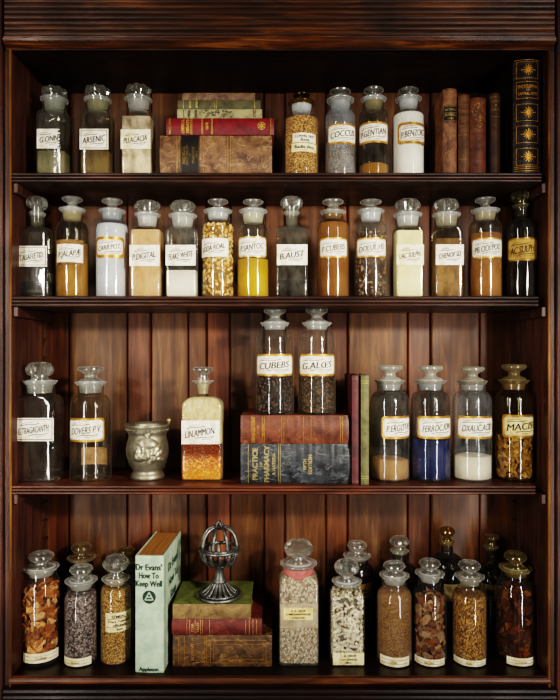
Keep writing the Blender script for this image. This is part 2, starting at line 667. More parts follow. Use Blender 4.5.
def chip_mesh(kind, a, b, p, z0, z1, n, cols, size, rg):
    """Pieces lying against the inside of the glass."""
    m = MB()
    cl = [lin(c)[:3] for c in cols]
    core = oval(a - size * .55, b - size * .55, p, 0, 28)
    dk = tuple(x * (.3 if kind == 'kernel' else .16) for x in cl[0])  # core colour darkened to paint the shade between the pieces
    m.loft([[(x, y, z) for x, y, _ in core] for z in (z0, z1 - size * .5)], 0, True, True, True, True, dk)
    e = 2.0 / p
    f = lambda c: math.copysign(abs(c) ** e, c)

    def press(q, r=0.0):                                 # nothing pokes through the glass
        q = Vector(q)
        q.z = max(q.z, z0 + r)
        A_, B_ = a - r - .0002, b - r - .0002
        if p > 3:
            q.x, q.y = max(-A_ * .985, min(A_ * .985, q.x)), max(-B_ * .985, min(B_ * .985, q.y))
        else:
            k = math.hypot(q.x, q.y)
            if k > A_:
                q.x, q.y = q.x * A_ / k, q.y * A_ / k
        return q

    for i in range(n):
        t = rg.uniform(0, 2 * PI)
        if p > 3:                                        # spread evenly along flat sides
            q = rg.uniform(-1, 1)
            sd = rg.randrange(4)
            P = [(q, -1), (q, 1), (-1, q), (1, q)][sd]
            nx, ny = [(0, -1), (0, 1), (-1, 0), (1, 0)][sd]
            dp = size * rg.uniform(.2, .5)
            px, py = P[0] * (a - dp) * .93, P[1] * (b - dp)
            if sd > 1:
                px, py = P[0] * (a - dp), P[1] * (b - dp) * .93
        else:
            nx, ny = sin(t), -cos(t)
            k = .42 if kind != 'flake' else rg.uniform(.1, .6)
            px, py = nx * (a - size * k), ny * (b - size * k)
        pz = z0 + size * .4 + (z1 - z0 - size * .6) * ((i + rg.random()) / n)
        if i % 9 == 0:                                   # a few on top
            pz = z1 - size * .35
            k = rg.random()
            px, py = px * k, py * k
        N = Vector((nx, ny, 0))
        T = Vector((-ny, nx, 0))
        U = Vector((0, 0, 1))
        an = rg.uniform(0, PI)
        A = T * cos(an) + U * sin(an)
        B = -T * sin(an) + U * cos(an)
        tl = rg.uniform(-.8, .8)
        B2 = B * cos(tl) + N * sin(tl)
        N2 = N * cos(tl) - B * sin(tl)
        c = rg.choice(cl)
        kk = rg.uniform(.65, 1.15)
        c = tuple(x * kk for x in c)
        C = Vector((px, py, pz))
        if kind == 'flake':
            la, lb, th = size * rg.uniform(.45, 1.0), size * rg.uniform(.3, .6), size * rg.uniform(.04, .1)
            vs = []
            for o in (-th, th):
                for (u, v) in ((-1, -.8), (-.2, -1), (.8, -.9), (1, .1), (.6, 1), (-.4, .85), (-.95, .6)):
                    vs.append(C + A * la * u * rg.uniform(.7, 1) * .62 + B2 * lb * v * rg.uniform(.7, 1) * .75 + N2 * (o + abs(u) * th * rg.uniform(-1, .6)))
            fs = [(6, 5, 4, 3, 2, 1, 0), (7, 8, 9, 10, 11, 12, 13)] + [(k, (k + 1) % 7, 7 + (k + 1) % 7, 7 + k) for k in range(7)]
            m.add([press(q) for q in vs], fs, 0, False, c)
        elif kind == 'kernel':
            rr = size * rg.uniform(.36, .5)
            rings = []
            for q, s_ in ((-1, .25), (-.7, .72), (0, 1), (.6, .85), (.95, .35)):
                rings.append([C + A * q * rr * 1.15 + B2 * cos(2 * PI * j / 8) * rr * s_ + N2 * sin(2 * PI * j / 8) * rr * s_ * .75 for j in range(8)])
            m.loft([[press(q) for q in r_] for r_ in rings], 0, True, True, True, True, c)
        else:                                            # short curled pipe-like pieces
            L, rr = size * rg.uniform(.5, .85), size * rg.uniform(.17, .23)
            bend = rg.uniform(-.5, .5)
            pts = [C + A * L * q + B2 * bend * L * (q * q) for q in (-1, -.6, 0, .6, 1)]
            m.tube([press(q, rr) for q in pts], [rr * 1.15, rr * .9, rr * .85, rr * .95, rr * 1.2], 7, col=c)
    return m


def stopper(kind, parent, zl, H, rw, rn, plug, tint='#f4f4ee', dust=.03, frost='#dde0e4', fclear=.12):
    m = MB()
    # ground plug inside the neck
    m.lathe([(rn * .78, zl - plug), (rn * .93, zl - plug * .15), (rn * .955, zl + .0008)], 32, 0, True)
    gp = m
    m = MB()
    z0 = zl + .001
    if kind == 'disc':
        m.lathe([(rn * .86, z0), (rn * .84, z0 + H * .08), (rw * .5, z0 + H * .2), (rw * .42, z0 + H * .38), (rw * .52, z0 + H * .52), (rw * .86, z0 + H * .66),
                 (rw, z0 + H * .78), (rw * .98, z0 + H * .9), (rw * .88, z0 + H * .97), (rw * .5, z0 + H), (rw * .1, z0 + H * .985)], 36, 0, True)
    elif kind == 'ball':
        m.lathe([(rn * .86, z0), (rw * .6, z0 + H * .1), (rw * .45, z0 + H * .22), (rw * .5, z0 + H * .32), (rw * .82, z0 + H * .45), (rw, z0 + H * .64),
                 (rw * .93, z0 + H * .8), (rw * .74, z0 + H * .92), (rw * .5, z0 + H * .96), (rw * .3, z0 + H * .93), (rw * .05, z0 + H * .92)], 36, 0, True)
    elif kind == 'facet':
        m.lathe([(rn * .85, z0), (rw * .62, z0 + H * .1), (rw * .58, z0 + H * .2), (rw * .8, z0 + H * .27)], 36, 0, True)
        m.lathe([(rw * .55, z0 + H * .24), (rw * .86, z0 + H * .33), (rw * .97, z0 + H * .52), (rw * .95, z0 + H * .72), (rw * .75, z0 + H * .92), (rw * .45, z0 + H), (rw * .2, z0 + H * .97)],
                48, 0, False, 0, 0, 8, .15)
    else:                                                # tall cut-crystal knob
        m.lathe([(rn * .8, z0), (rw * .5, z0 + H * .1), (rw * .38, z0 + H * .2), (rw * .5, z0 + H * .27)], 24, 0, True)
        m.lathe([(rw * .45, z0 + H * .24), (rw * .85, z0 + H * .4), (rw, z0 + H * .58), (rw * .92, z0 + H * .76), (rw * .66, z0 + H * .92), (rw * .3, z0 + H)],
                20, 0, False, 0, 0, 10, .05)
    st = m.build('stopper', [knob_glass(tint, dust)], parent)
    gp.build('ground_plug', frosted(frost, fclear), st)
    return st


def ragged(base, amp, seed):
    rg = random.Random(seed)
    ph = [rg.uniform(0, 6) for _ in range(4)]
    return lambda v: base + amp * (sin(v * 900 + ph[0]) + .7 * sin(v * 2100 + ph[1]) + .5 * sin(v * 3900 + ph[2])) / 2


WHITE = ('#efe9da', '#c9bda2')
CREAM = ('#e6d9b2', '#bfa66c')
TAN = ('#b58d45', '#7d5a26')


def paper_label(parent, mf, u0, u1, v0, v1, L, name='paper_label'):
    """L: dict(text, style, paper, rot...). style: gold, box, plain, torn, strip, lines"""
    m = MB()
    st = L.get('style', 'gold')
    pc = L.get('paper', WHITE)
    w, h = u1 - u0, v1 - v0
    P, G, I = 0, 1, 2
    if L.get('off'):
        mf0 = mf
        mf = lambda u, v, o: mf0(u, v, o + L['off'])
    um, vm = (u0 + u1) / 2, (v0 + v1) / 2
    rot = L.get('rot', .15)
    if st == 'gold':
        r = h * .16
        b = h * L.get('border', .1)
        m.patch(mf, u0, u1, v0, v1, .0004, 16, 2, G, r)
        m.patch(mf, u0 + b * .75, u1 - b * .75, v0 + b, v1 - b, .0007, 16, 2, P, r * .8)
        m.frame(mf, u0 + b * 1.15, u1 - b * 1.15, v0 + b * 1.3, v1 - b * 1.3, h * .012, .0009, I)
    elif st == 'box':
        m.patch(mf, u0, u1, v0, v1, .0004, 14, 2, P)
        m.frame(mf, u0 + h * .07, u1 - h * .07, v0 + h * .07, v1 - h * .07, h * .028, .0007, I)
    elif st == 'torn':
        m.patch(mf, u0, u1, v0, v1, .0004, 14, 24, P, 0, L.get('left') and ragged(u0, w * .05, 3), ragged(u1 - w * .06, w * .12, 5))
    else:
        m.patch(mf, u0, u1, v0, v1, .0004, 14, 2, P)
    if st == 'strip':
        for k, f in ((.68, .9), (.3, .9)):
            m.line(mf, [(u0 + w * (.06 + .88 * i / 8), v0 + h * k) for i in range(9)], h * .05, .0006, I)
        m.text(mf, L['text'], um, v0 + h * .48, h * .26, w * .7, .0007, I, 0, 0, .01)
    elif st == 'lines':
        for i, (tx, k, hh, f) in enumerate(L['text']):
            m.text(mf, tx, um, v0 + h * k, h * hh, w * f, .0007, I, 0, .0, .015)
        for k in L.get('rules', ()):
            m.line(mf, [(u0 + w * (.04 + .92 * i / 8), v0 + h * k) for i in range(9)], h * .025, .0006, I)
    else:
        k = .8 if st != 'gold' else .74
        m.text(mf, L['text'], um + L.get('du', 0) * w, vm, h * L.get('size', .3), w * k * L.get('fit', 1), .0010, I, rot, .22, 0.0)
        cr, sr = cos(rot), sin(rot)

        def fl(u, v): return (um + u * cr - v * sr, vm + u * sr + v * cr)
        for s in (1, -1):                                # pen flourishes above and below
            pts = [fl(s * w * (-.34 + .5 * i / 8), s * h * (.235 + .02 * sin(i / 8 * 2 * PI))) for i in range(9)]
            m.line(mf, pts, h * .03, .0010, I)
            pts = [fl(s * w * (-.3 + .3 * i / 6), s * h * (.30 + .035 * sin(i / 6 * PI))) for i in range(7)]
            m.line(mf, pts, h * .018, .0010, I)
    return m.build(name, [paper('label_paper', *pc), gold(L.get('gold', '#bd8734')), ink(L.get('ink', '#1a1410'))], parent)


def bottle(name, label, cat, shelf, cx=None, w=None, front=None, Yc=.075, sh_end=0, sh_top=0, lip=0, lipw=0, neckw=0, stop=None, lab=(), fill=None,
           tint='#fafaf5', haze=.03, hazecol='#c9c4b8', dust=.03, frost='#dde0e4', fclear=.12, ktint='#f4f4ee', group=None, depth=.82, collar=None, plug=None, base=None, coat=None):
    zs = base if base is not None else (SH + [Z_BOT])[shelf]
    if front:
        Yf = Yc
        a = (front[1] - front[0]) / 2 / sx(Yf)
        b = a * depth
        Yc = Yf + b
        X = WX((front[0] + front[1]) / 2, Yf)
        p = 12.0
        scl = sx(Yc)
    else:
        X = WX(cx, Yc)
        th = math.atan2(X, D + Yc)
        scl = sx(Yc)
        a = b = w / 2 / scl * cos(th)
        p = 2.0
    th = math.atan2(X, D + Yc)
    kc = cos(th)
    zz = lambda y: H0 + (HY - y) / scl - zs
    root = thing(name, label, cat, (X, Yc, zs), (0, 0, 0), group)
    z_e, z_t, z_l = zz(sh_end), zz(sh_top), zz(lip)
    rl, rn = lipw / 2 / scl * kc, neckw / 2 / scl * kc
    n = 56
    prof = [(.80, .0028, p), (.9, .0006, p), (.965, 0, p), (1, .003, p), (1, .01, p)]
    R = []
    for k, z, pp in prof:
        R.append(oval(a * k, b * k, pp, z, n))
    R.append(oval(a, b, p, z_e, n))
    for i in range(1, 7):                                # shoulder
        q = i / 6 * PI / 2
        s = 1 - sin(q) if False else (1 - cos(q))
        r_a = a + (rn - a) * s
        r_b = b + (rn - b) * s
        z = z_e + (z_t - z_e) * sin(q)
        pp = p + (2 - p) * (s ** .5)
        R.append(oval(r_a, r_b, pp, z, n))
    lh = max(.0022, .006 if rl > rn * 1.12 else .004)
    zt = z_t
    R.append(oval(rn * .985, rn * .985, 2, zt + (z_l - zt) * .3, n))
    R.append(oval(rn, rn, 2, max(zt + (z_l - zt) * .35, z_l - lh * 1.5), n))
    R.append(oval((rn + rl) / 2, (rn + rl) / 2, 2, z_l - lh * .75, n))
    R.append(oval(rl, rl, 2, z_l - lh * .45, n))
    R.append(oval(rl, rl, 2, z_l - lh * .15, n))
    R.append(oval(rl * .95, rl * .95, 2, z_l, n))
    R.append(oval(rn * .96, rn * .96, 2, z_l - .0005, n))
    m = MB()
    k = len(R) - 6
    m.loft(R[:k + 1], 0, True, True, True, False)
    m.loft(R[k:], 1, True, True, False, False)
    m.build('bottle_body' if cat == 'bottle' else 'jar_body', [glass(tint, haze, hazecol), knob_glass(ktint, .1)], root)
    # stopper
    if stop:
        k_, yt, kw = stop
        stopper(k_, root, z_l, zz(yt) - z_l, kw / 2 / scl * kc, rn, plug or (z_l - z_t) * .85, ktint, dust, frost, fclear)
    # filling
    if fill:
        fk, part, ytop = fill[0], fill[1], fill[2]
        wall = .0016
        if front:
            zf = H0 + (HY - ytop) / sx(Yc - b) - zs
        else:
            zf = H0 + (HY - ytop) / sx(Yc - b * .6) - zs
        aa, bb = a - wall, b - wall
        if fk in ('flake', 'kernel', 'pipe'):
            nn, cols, size = fill[3:6]
            zf = min(zf, z_t - .002)
            sub = chip_mesh(fk, aa, bb, p, .004, min(zf, z_e + (z_t - z_e) * .5), nn, cols, size, rnd)
            o = sub.build(part, tinted('loose_pieces'), root)
            o['kind'] = 'stuff'
        else:
            mat = fill[3]
            mound = fill[4] if len(fill) > 4 else 0
            rr = [oval(aa * .95, bb * .95, p, .004, n), oval(aa, bb, p, .007, n)]
            if zf <= z_e:
                rr.append(oval(aa, bb, p, zf, n))
            else:
                rr.append(oval(aa, bb, p, z_e, n))
                kmax = min(1, (zf - z_e) / (z_t - z_e))
                for i in range(1, 6):
                    q = math.asin(kmax) * i / 5
                    s = 1 - cos(q)
                    rr.append(oval(aa + (rn * .9 - aa) * s, bb + (rn * .9 - bb) * s, p + (2 - p) * s ** .5, z_e + (z_t - z_e) * sin(q), n))
            lx = [q for q in rr[-1]]
            zt_ = lx[0][2]
            tilt = fill[5] if len(fill) > 5 else 0
            if tilt:
                rr[-1] = [(x, y, z - tilt * x / aa) for x, y, z in rr[-1]]
                lx = rr[-1]
            for k in (.75, .45, .15):
                rr.append([(x * k, y * k, zt_ + (z - zt_) * k + mound * (1 - k)) for x, y, z in lx])
            m = MB()
            m.loft(rr, 0, True, True, True, True)
            m.build(part, mat, root)
    # labels
    for L in lab:
        x0, x1, y0, y1 = L['px']
        back = L.get('back')
        if front:
            fy = Yc - b
            sf = sx(fy)
            A0, A1 = WX(x0, fy) - X, WX(x1, fy) - X
            lim = a * .985
            A0, A1 = max(A0, -lim), min(A1, lim)
            mf = lambda u, v, o: (u, -b - .0004 - o, v)
        else:
            fy = Yc - b * .8
            sf = sx(fy)
            phi = math.atan2(-X, D + Yc) + (PI if back else 0)
            q0 = max(-.985, min(.985, (x0 - cx) / (w / 2)))
            q1 = max(-.985, min(.985, (x1 - cx) / (w / 2)))
            if back:
                q0, q1 = -q1, -q0
            A0, A1 = math.asin(q0) * b, math.asin(q1) * b
            rr = b - (.0012 if back else -.0003)
            mf = lambda u, v, o, rr=rr, phi=phi: ((rr + o) * sin(phi + u / b), -(rr + o) * cos(phi + u / b), v)
            if back:
                sf = sx(Yc + b)
        v1, v0 = H0 + (HY - y0) / sf - zs, H0 + (HY - y1) / sf - zs
        paper_label(root, mf, A0, A1, max(v0, .003), v1, L, L.get('name', 'paper_label'))
    if coat:                                             # dried residue on the upper walls
        zc0 = H0 + (HY - coat[0]) / sx(Yc - b) - zs
        rr = [oval(a - .0014, b - .0014, p, zc0, n), oval(a - .0014, b - .0014, p, z_e, n)]
        for i in range(1, 6):
            q = i / 6 * PI / 2
            s = 1 - cos(q)
            rr.append(oval(a + (rn - a) * s - .0014, b + (rn - b) * s - .0014, p + (2 - p) * s ** .5, z_e + (z_t - z_e) * sin(q), n))
        m = MB()
        m.loft(rr)
        m.build('residue', coat[1], root)
    if collar:                                           # coloured band round the neck
        m = MB()
        zc0, zc1 = zz(collar[1]), zz(collar[0])
        m.lathe([(rn * 1.03, zc0), (rn * 1.05, (zc0 + zc1) / 2), (rn * 1.03, zc1)], 40, 0, True, cap0=False, cap1=False)
        m.build('collar', paper('collar_paper', collar[2], collar[3]), root)
    return root


SQ, RD = 'apothecary_bottle', 'apothecary_bottle'
g1, g2, g3, g4 = 'bottles on the uppermost shelf', 'bottles on the middle shelf', 'bottles on the third shelf', 'jars on the cabinet bottom'


def B(label, shelf, **k):
    return bottle('apothecary_bottle', label, 'bottle', shelf, group=[g1, g2, g3, g4][shelf], **k)


def J(label, **k):
    return bottle('specimen_jar', label, 'jar', 3, group=g4, **k)


def lb(px, text, style='gold', **k):
    d = dict(px=px, text=text, style=style)
    d.update(k)
    return d


# --- uppermost shelf
SF = .04
B('square clear bottle with a torn white label and pale powder, first on its shelf', 0, front=(35.5, 64.5), Yc=SF, sh_end=119, sh_top=113, lip=99.5, lipw=29, neckw=24,
  stop=('facet', 88.5, 25), lab=[lb((37, 60, 129, 148.5), 'G.ONN', 'torn', du=.02)], fill=('powder', 'powder', 150.5, powder('#9c9478', '#6a624a')), tint='#dcdccb', haze=.07, frost='#c4c9cf', ktint='#e8e8e0')
B('square clear bottle with white label reading arsenic over tan powder', 0, front=(79.5, 108.7), Yc=SF, sh_end=119, sh_top=113.5, lip=99.5, lipw=28, neckw=24.5,
  stop=('facet', 87.5, 24.5), lab=[lb((79.8, 108.4, 129, 149.5), 'ARSENIC', 'box')], fill=('powder', 'powder', 150, powder('#94805c', '#5e4e34')), tint='#d8d2b4', haze=.06, frost='#c4c9cf', ktint='#e8e8e0')
B('square bottle full of cream powder with bare patches, white label reading acacia', 0, front=(120.5, 150.7), Yc=SF, sh_end=119, sh_top=113.5, lip=99, lipw=28, neckw=24.5,
  stop=('facet', 86.5, 24.5), lab=[lb((120.8, 150.4, 129.5, 149), 'PU.ACACIA', 'plain', paper=('#e9e2cb', '#c8b98c'))], fill=('powder', 'powder', 115.5, powder('#e2d6bc', '#6f5f46', 42)), tint='#faf6ee', frost='#b8babb', ktint='#e6e6dc')
B('round bottle of golden grain with a two-part cream paper label, beside the stacked books', 0, cx=301.5, w=33.5, sh_end=122, sh_top=115.5, lip=103, lipw=27.5, neckw=22.5,
  stop=('disc', 94.5, 17), lab=[lb((293, 315, 134, 143.3), [('CORNEL NUT', .68, .26, .8), ('flores', .3, .3, .5)], 'lines', paper=('#eae3cf', '#cdbf98'), rules=(.5, .12)),
                               lb((292, 315.5, 144, 152.5), [('Radix vera', .58, .4, .8)], 'lines', paper=('#e4d9b6', '#c3b07a'), rules=(.2,))],
  fill=('grain', 'grain', 117, grain('#dcb06c', '#ba803e', '#744820', 400)), ktint='#8a6a3c', dust=.03)
B('round hazy bottle of grey grain, gold-edged label reading coccus', 0, cx=340.3, w=30, sh_end=120, sh_top=112.5, lip=100, lipw=27.5, neckw=22,
  stop=('disc', 91, 21), lab=[lb((328, 355, 124, 144.5), 'COCCUS')], fill=('grain', 'grain', 141, grain('#b3a698', '#857868', '#4a4138', 520)), haze=.3, hazecol='#a9aeb4', frost='#b0b4b6')
B('round clear bottle with a low mound of tan powder, gold-edged label reading gentian', 0, cx=373.6, w=30, sh_end=119, sh_top=111, lip=99, lipw=25.5, neckw=20.5,
  stop=('disc', 89.5, 20), lab=[lb((359.5, 387.5, 122.5, 143.5), 'P.GENTIAN')], fill=('powder', 'powder', 164, powder('#cf9f55', '#a97a3a'), .006), tint='#cfc6a6', haze=.05)
B('round bottle full of white powder, gold-edged label reading benzoic', 0, cx=408.4, w=31.5, sh_end=119, sh_top=110.5, lip=99, lipw=26.5, neckw=21,
  stop=('disc', 90, 20.5), lab=[lb((398, 424, 123, 144.5), 'P.BENZOIC', border=.14)], fill=('powder', 'powder', 113, powder('#f2efe9', '#dad5cc', 20, .1)))
# --- middle shelf
B('square narrow-necked bottle with black liquid low inside, first on the middle shelf', 1, front=(15, 48), Yc=SF, sh_end=236, sh_top=228, lip=213, lipw=18, neckw=15.5,
  stop=('facet', 197.5, 21.5), lab=[lb((16, 47, 246, 266.5), 'T.ASAFŒTID.', 'box', rot=.18)], fill=('liquid', 'liquid', 281.5, liquid('#0c0a06', '#050403', 0, .1)), tint='#dadac8', haze=.05, frost='#8f8f84', fclear=.6)
B('round bottle of tan powder with a ragged brown-edged white label reading jalap', 1, cx=72.3, w=33, sh_end=232, sh_top=222.5, lip=209, lipw=27, neckw=22,
  stop=('disc', 198, 21), lab=[lb((56.5, 84, 240, 265), '', 'torn', paper=('#7b5a30', '#4a3016'), name='old_label', left=1), lb((58, 82.5, 244.5, 262.5), 'P.JALAPÆ', 'plain', size=.34, off=.0008)],
  fill=('powder', 'powder', 242.5, powder('#bc9460', '#906c3c')), tint='#dcd2b2')
B('round bottle full of pale blue-grey powder with a gold-banded label', 1, cx=112.2, w=33, sh_end=232, sh_top=221.5, lip=210.5, lipw=27, neckw=23,
  stop=('disc', 200, 21), lab=[lb((97, 124, 237, 258), 'CARB.POT.', border=.15, size=.24)], fill=('powder', 'powder', 223.5, powder('#c4c6cc', '#a6aab4', 30, .2)), haze=.12, hazecol='#aab2bd', frost='#b4bac0')
B('square bottle full of light tan powder, white label reading digitalis', 1, front=(129.3, 160), Yc=SF, sh_end=235, sh_top=228.5, lip=214, lipw=26, neckw=22,
  stop=('facet', 201.5, 24.5), lab=[lb((129.6, 159.7, 245, 266), 'P.DIGITAL.', 'plain')], fill=('powder', 'powder', 229, powder('#cba67e', '#a27e54')), tint='#faf6ee')
B('square bottle holding bright white powder under a grey band, label reading white', 1, front=(165.4, 196), Yc=SF, sh_end=235, sh_top=229, lip=215, lipw=28.5, neckw=24,
  stop=('facet', 201.5, 23.5), lab=[lb((165.7, 195.7, 245, 265.5), 'FLAKE WHITE', 'plain')], fill=('powder', 'powder', 270, powder('#f6f3ec', '#e2ddd4', 20, .08)), tint='#f2f0e6', haze=.1)
B('round bottle of yellow corn-like kernels with a plain white label', 1, cx=218, w=32.5, sh_end=230, sh_top=221, lip=210.5, lipw=28.5, neckw=23.5,
  stop=('disc', 200.5, 20.5), lab=[lb((202.5, 228, 238.5, 257), 'SODA ROAL.', 'plain', paper=('#f0ead8', '#d9cdb0'), rot=.18, size=.3)],
  fill=('kernel', 'kernels', 223, 620, ['#e2b46a', '#d8a450', '#eccb8c', '#bd8640'], .0088))
B('round bottle half full of bright yellow liquid, gold-edged white label', 1, cx=253.2, w=31.5, sh_end=234, sh_top=225, lip=210.5, lipw=28, neckw=23.5,
  stop=('disc', 201, 20.5), lab=[lb((239, 266, 237, 257.5), 'P.SANTOC', border=.07, gold='#c9a85c')], fill=('liquid', 'liquid', 259, liquid('#e6bf2c', '#c89a16', 0, .35)), tint='#f4f0da', haze=.05)
B('square narrow-necked bottle with dark brown liquid at the bottom, white label reading aust', 1, front=(276, 307.7), Yc=SF, sh_end=232, sh_top=227.5, lip=212, lipw=15.5, neckw=12.5,
  stop=('facet', 197.5, 20.5), lab=[lb((277, 307.4, 244.5, 265), 'B.AUST', 'plain')], fill=('liquid', 'liquid', 280, liquid('#150c06', '#080402', 0, .1)), tint='#dfdccb', haze=.09, fclear=.6, frost='#9c9c94')
B('round bottle full of brown powder, gold-edged label reading cubebs', 1, cx=333, w=32, sh_end=231, sh_top=220.5, lip=211.5, lipw=25.5, neckw=21.5,
  stop=('disc', 200.5, 21), lab=[lb((320, 346.8, 238, 258), 'P.CUBEBS', border=.08)], fill=('powder', 'powder', 222, powder('#8e6c48', '#6c4c2e', 20)), tint='#e8d8b8', frost='#a08a68')
B('round bottle of dark brown seeds with smudged gold-edged label, beside the brown cubebs powder', 1, cx=370.7, w=32.5, sh_end=233, sh_top=223, lip=210.5, lipw=27, neckw=23,
  stop=('disc', 201, 21.5), lab=[lb((357, 385.5, 238, 257.5), 'DOLUL.HS', border=.08)], fill=('kernel', 'seeds', 231, 560, ['#5a3a22', '#3c2415', '#7d5a38', '#8c7458'], .0068), haze=.08)
B('square bottle full of pale yellow powder, label reading lac sulph', 1, front=(396.5, 424), Yc=SF, sh_end=234, sh_top=228, lip=214, lipw=29, neckw=25,
  stop=('facet', 200, 24), lab=[lb((396.7, 423.8, 244.5, 265), 'LAC SULPH.', 'plain', paper=('#e9e2c6', '#cbbb88'), size=.26)], fill=('powder', 'powder', 230, powder('#efe6be', '#d8cc9c', 18, .1)), tint='#faf8ee', depth=.9)
B('square bottle of coarse grey-brown powder, white label reading chenop', 1, front=(435.5, 464), Yc=SF, sh_end=234, sh_top=228, lip=214, lipw=29, neckw=25,
  stop=('facet', 200, 24), lab=[lb((435.8, 463.7, 244.5, 265), 'CHENOP.SD', 'plain', size=.26)], fill=('powder', 'powder', 238, powder('#a08466', '#705a44', 60, .6)), tint='#e2dac4', depth=.9)
B('round bottle of orange-brown powder with a gold-edged label, next to the dark narrow-necked bottle', 1, cx=485.2, w=33.5, sh_end=231, sh_top=221.5, lip=210, lipw=30, neckw=24.5,
  stop=('disc', 198.5, 21), lab=[lb((472, 501.3, 238, 258.5), 'PB.ODI.POD', border=.08)], fill=('powder', 'powder', 233, powder('#a87c4c', '#805a30', 22)), tint='#e8dcc0', haze=.06)
B('dark round narrow-necked bottle with a brown-gold label, last on the middle shelf', 1, cx=521.5, w=35, sh_end=232, sh_top=220, lip=205, lipw=18.5, neckw=13.5,
  stop=('facet', 190.5, 21.5), lab=[lb((508, 537, 238, 261), 'AC.SULPH.', border=.06, paper=TAN, gold='#8a6220')], fill=('liquid', 'liquid', 262, liquid('#3a3220', '#1e1a10', .5, .25)), tint='#b0a278', haze=.04, frost='#6e6238', fclear=.45, ktint='#b9ae84')
# --- third shelf
B('large empty square bottle with white label reading tragacanth', 2, front=(13, 54), Yc=.03, sh_end=404, sh_top=395, lip=380.5, lipw=37, neckw=31.5, depth=.75,
  stop=('facet', 362.5, 28), lab=[lb((14.3, 53.7, 418, 441), 'G.TRAGACANTH.', 'box', rot=.14)], tint='#e6e4d8', haze=.03, frost='#c3c7c8')
B('empty round bottle with peach back label, front label reading dovers', 2, cx=90.8, w=41.5, Yc=.078, sh_end=409, sh_top=394.5, lip=381.5, lipw=32, neckw=27,
  stop=('disc', 367, 26.5), lab=[lb((70.5, 104, 418, 441.5), 'DOVERS P.V.', border=.09, du=.04, rot=.1), lb((81, 108, 447, 464), 'N', 'lines', paper=('#b08a66', '#8c6844'), name='back_label', back=1)
                                 | {'text': [('N O', .5, .5, .4)]}], tint='#e6e4d8', haze=.03, frost='#c6cacb')
B('square bottle of orange resinous liquid with cream-coated upper walls, label reading ammon', 2, front=(180.7, 221.6), Yc=SF, sh_end=405, sh_top=396, lip=380.5, lipw=21.5, neckw=13, depth=.7,
  stop=('disc', 367.5, 20.5), lab=[lb((181.5, 219.5, 420.5, 444), 'LIN.AMMON.', 'plain', rot=.16)], fill=('liquid', 'resinous_liquid', 444, crackle()), tint='#faf6ea', haze=.04, frost='#cbbf9a', fclear=.35, coat=(444, powder('#d2c6a2', '#a08c62', 60, .5)))
BT = WZ(416, .0) + .0
CUB = B('round bottle of dark seeds standing on the book stack, gold-edged label reading cubebs', 2, cx=274.8, w=37.8, Yc=.062, base=BT, sh_end=341, sh_top=331, lip=322.5, lipw=28.5, neckw=25,
        stop=('disc', 309, 22.5), lab=[lb((257.2, 292, 354, 376), 'CUBEBS', rot=.08, border=.09)], fill=('kernel', 'seeds', 375, 800, ['#2b1a14', '#3a2620', '#1a100c', '#4a3830', '#54443c'], .0054), haze=.04, frost='#c2c4c2')
B('round bottle of dark granules standing on the book stack, gold-edged label reading aloes', 2, cx=316.8, w=37.6, Yc=.062, base=BT, sh_end=341, sh_top=331, lip=322.5, lipw=29.5, neckw=25,
  stop=('disc', 308.5, 22.5), lab=[lb((300, 334, 354, 376), 'G.ALŒS', rot=.08, border=.09)], fill=('grain', 'granules', 375, grain('#5c4426', '#2e2012', '#171009', 240, 1, .6)), haze=.04, frost='#c2c4c2')
B('round clear bottle with low sloping beige powder, label reading ergot', 2, cx=389.6, w=39, sh_end=403, sh_top=391.5, lip=380, lipw=31, neckw=25.5,
  stop=('disc', 365.5, 25.5), lab=[lb((382, 409, 416, 438.5), 'P.ERGOTÆ', du=.02, rot=.1)], fill=('powder', 'powder', 460, powder('#b78d5e', '#95704a'), .004, .003), tint='#e0dfd8', haze=.1, hazecol='#b9b6b0', ktint='#d9d5c8', dust=.2)
B('round bottle of dark blue powder, label reading ferroc', 2, cx=430.4, w=39.6, sh_end=403, sh_top=391.5, lip=380, lipw=32.5, neckw=27,
  stop=('disc', 366, 25), lab=[lb((418, 450.3, 416, 438.5), 'FERROC.ION', du=.02, rot=.1)], fill=('powder', 'powder', 440, powder('#1e2e66', '#0c1538', 26, .2)), tint='#d8dad8', haze=.06, ktint='#d9d5c8', dust=.2)
B('round hazy bottle half full of white powder, label reading oxalic acid', 2, cx=472.1, w=39.6, sh_end=403, sh_top=391.5, lip=380.5, lipw=31.5, neckw=26.5,
  stop=('disc', 367, 25), lab=[lb((457.5, 492, 416, 438.5), 'OXALIC.ACID', du=.02, rot=.06)], fill=('powder', 'powder', 457, powder('#f0e6d0', '#d8caae', 20, .1), .004), tint='#f2f2ee', haze=.2, hazecol='#a8abac', ktint='#d2ccba', dust=.2, frost='#bdbab0')
B('round bottle of yellow-brown mace flakes at the shelf end, label reading macis', 2, cx=514, w=40, sh_end=402, sh_top=391, lip=379.5, lipw=32.5, neckw=27,
  stop=('disc', 364.5, 25.5), lab=[lb((502.5, 533.5, 414.5, 437.5), 'MACIS', rot=.1, paper=('#d8c792', '#a98a48'), gold='#9a6c22')], fill=('flake', 'mace_flakes', 436, 620, ['#b8965a', '#ccac70', '#94703c', '#a88448'], .014), tint='#e2d6b8', haze=.06, hazecol='#8a7448', ktint='#b8a67c', dust=.15, frost='#a8956a')
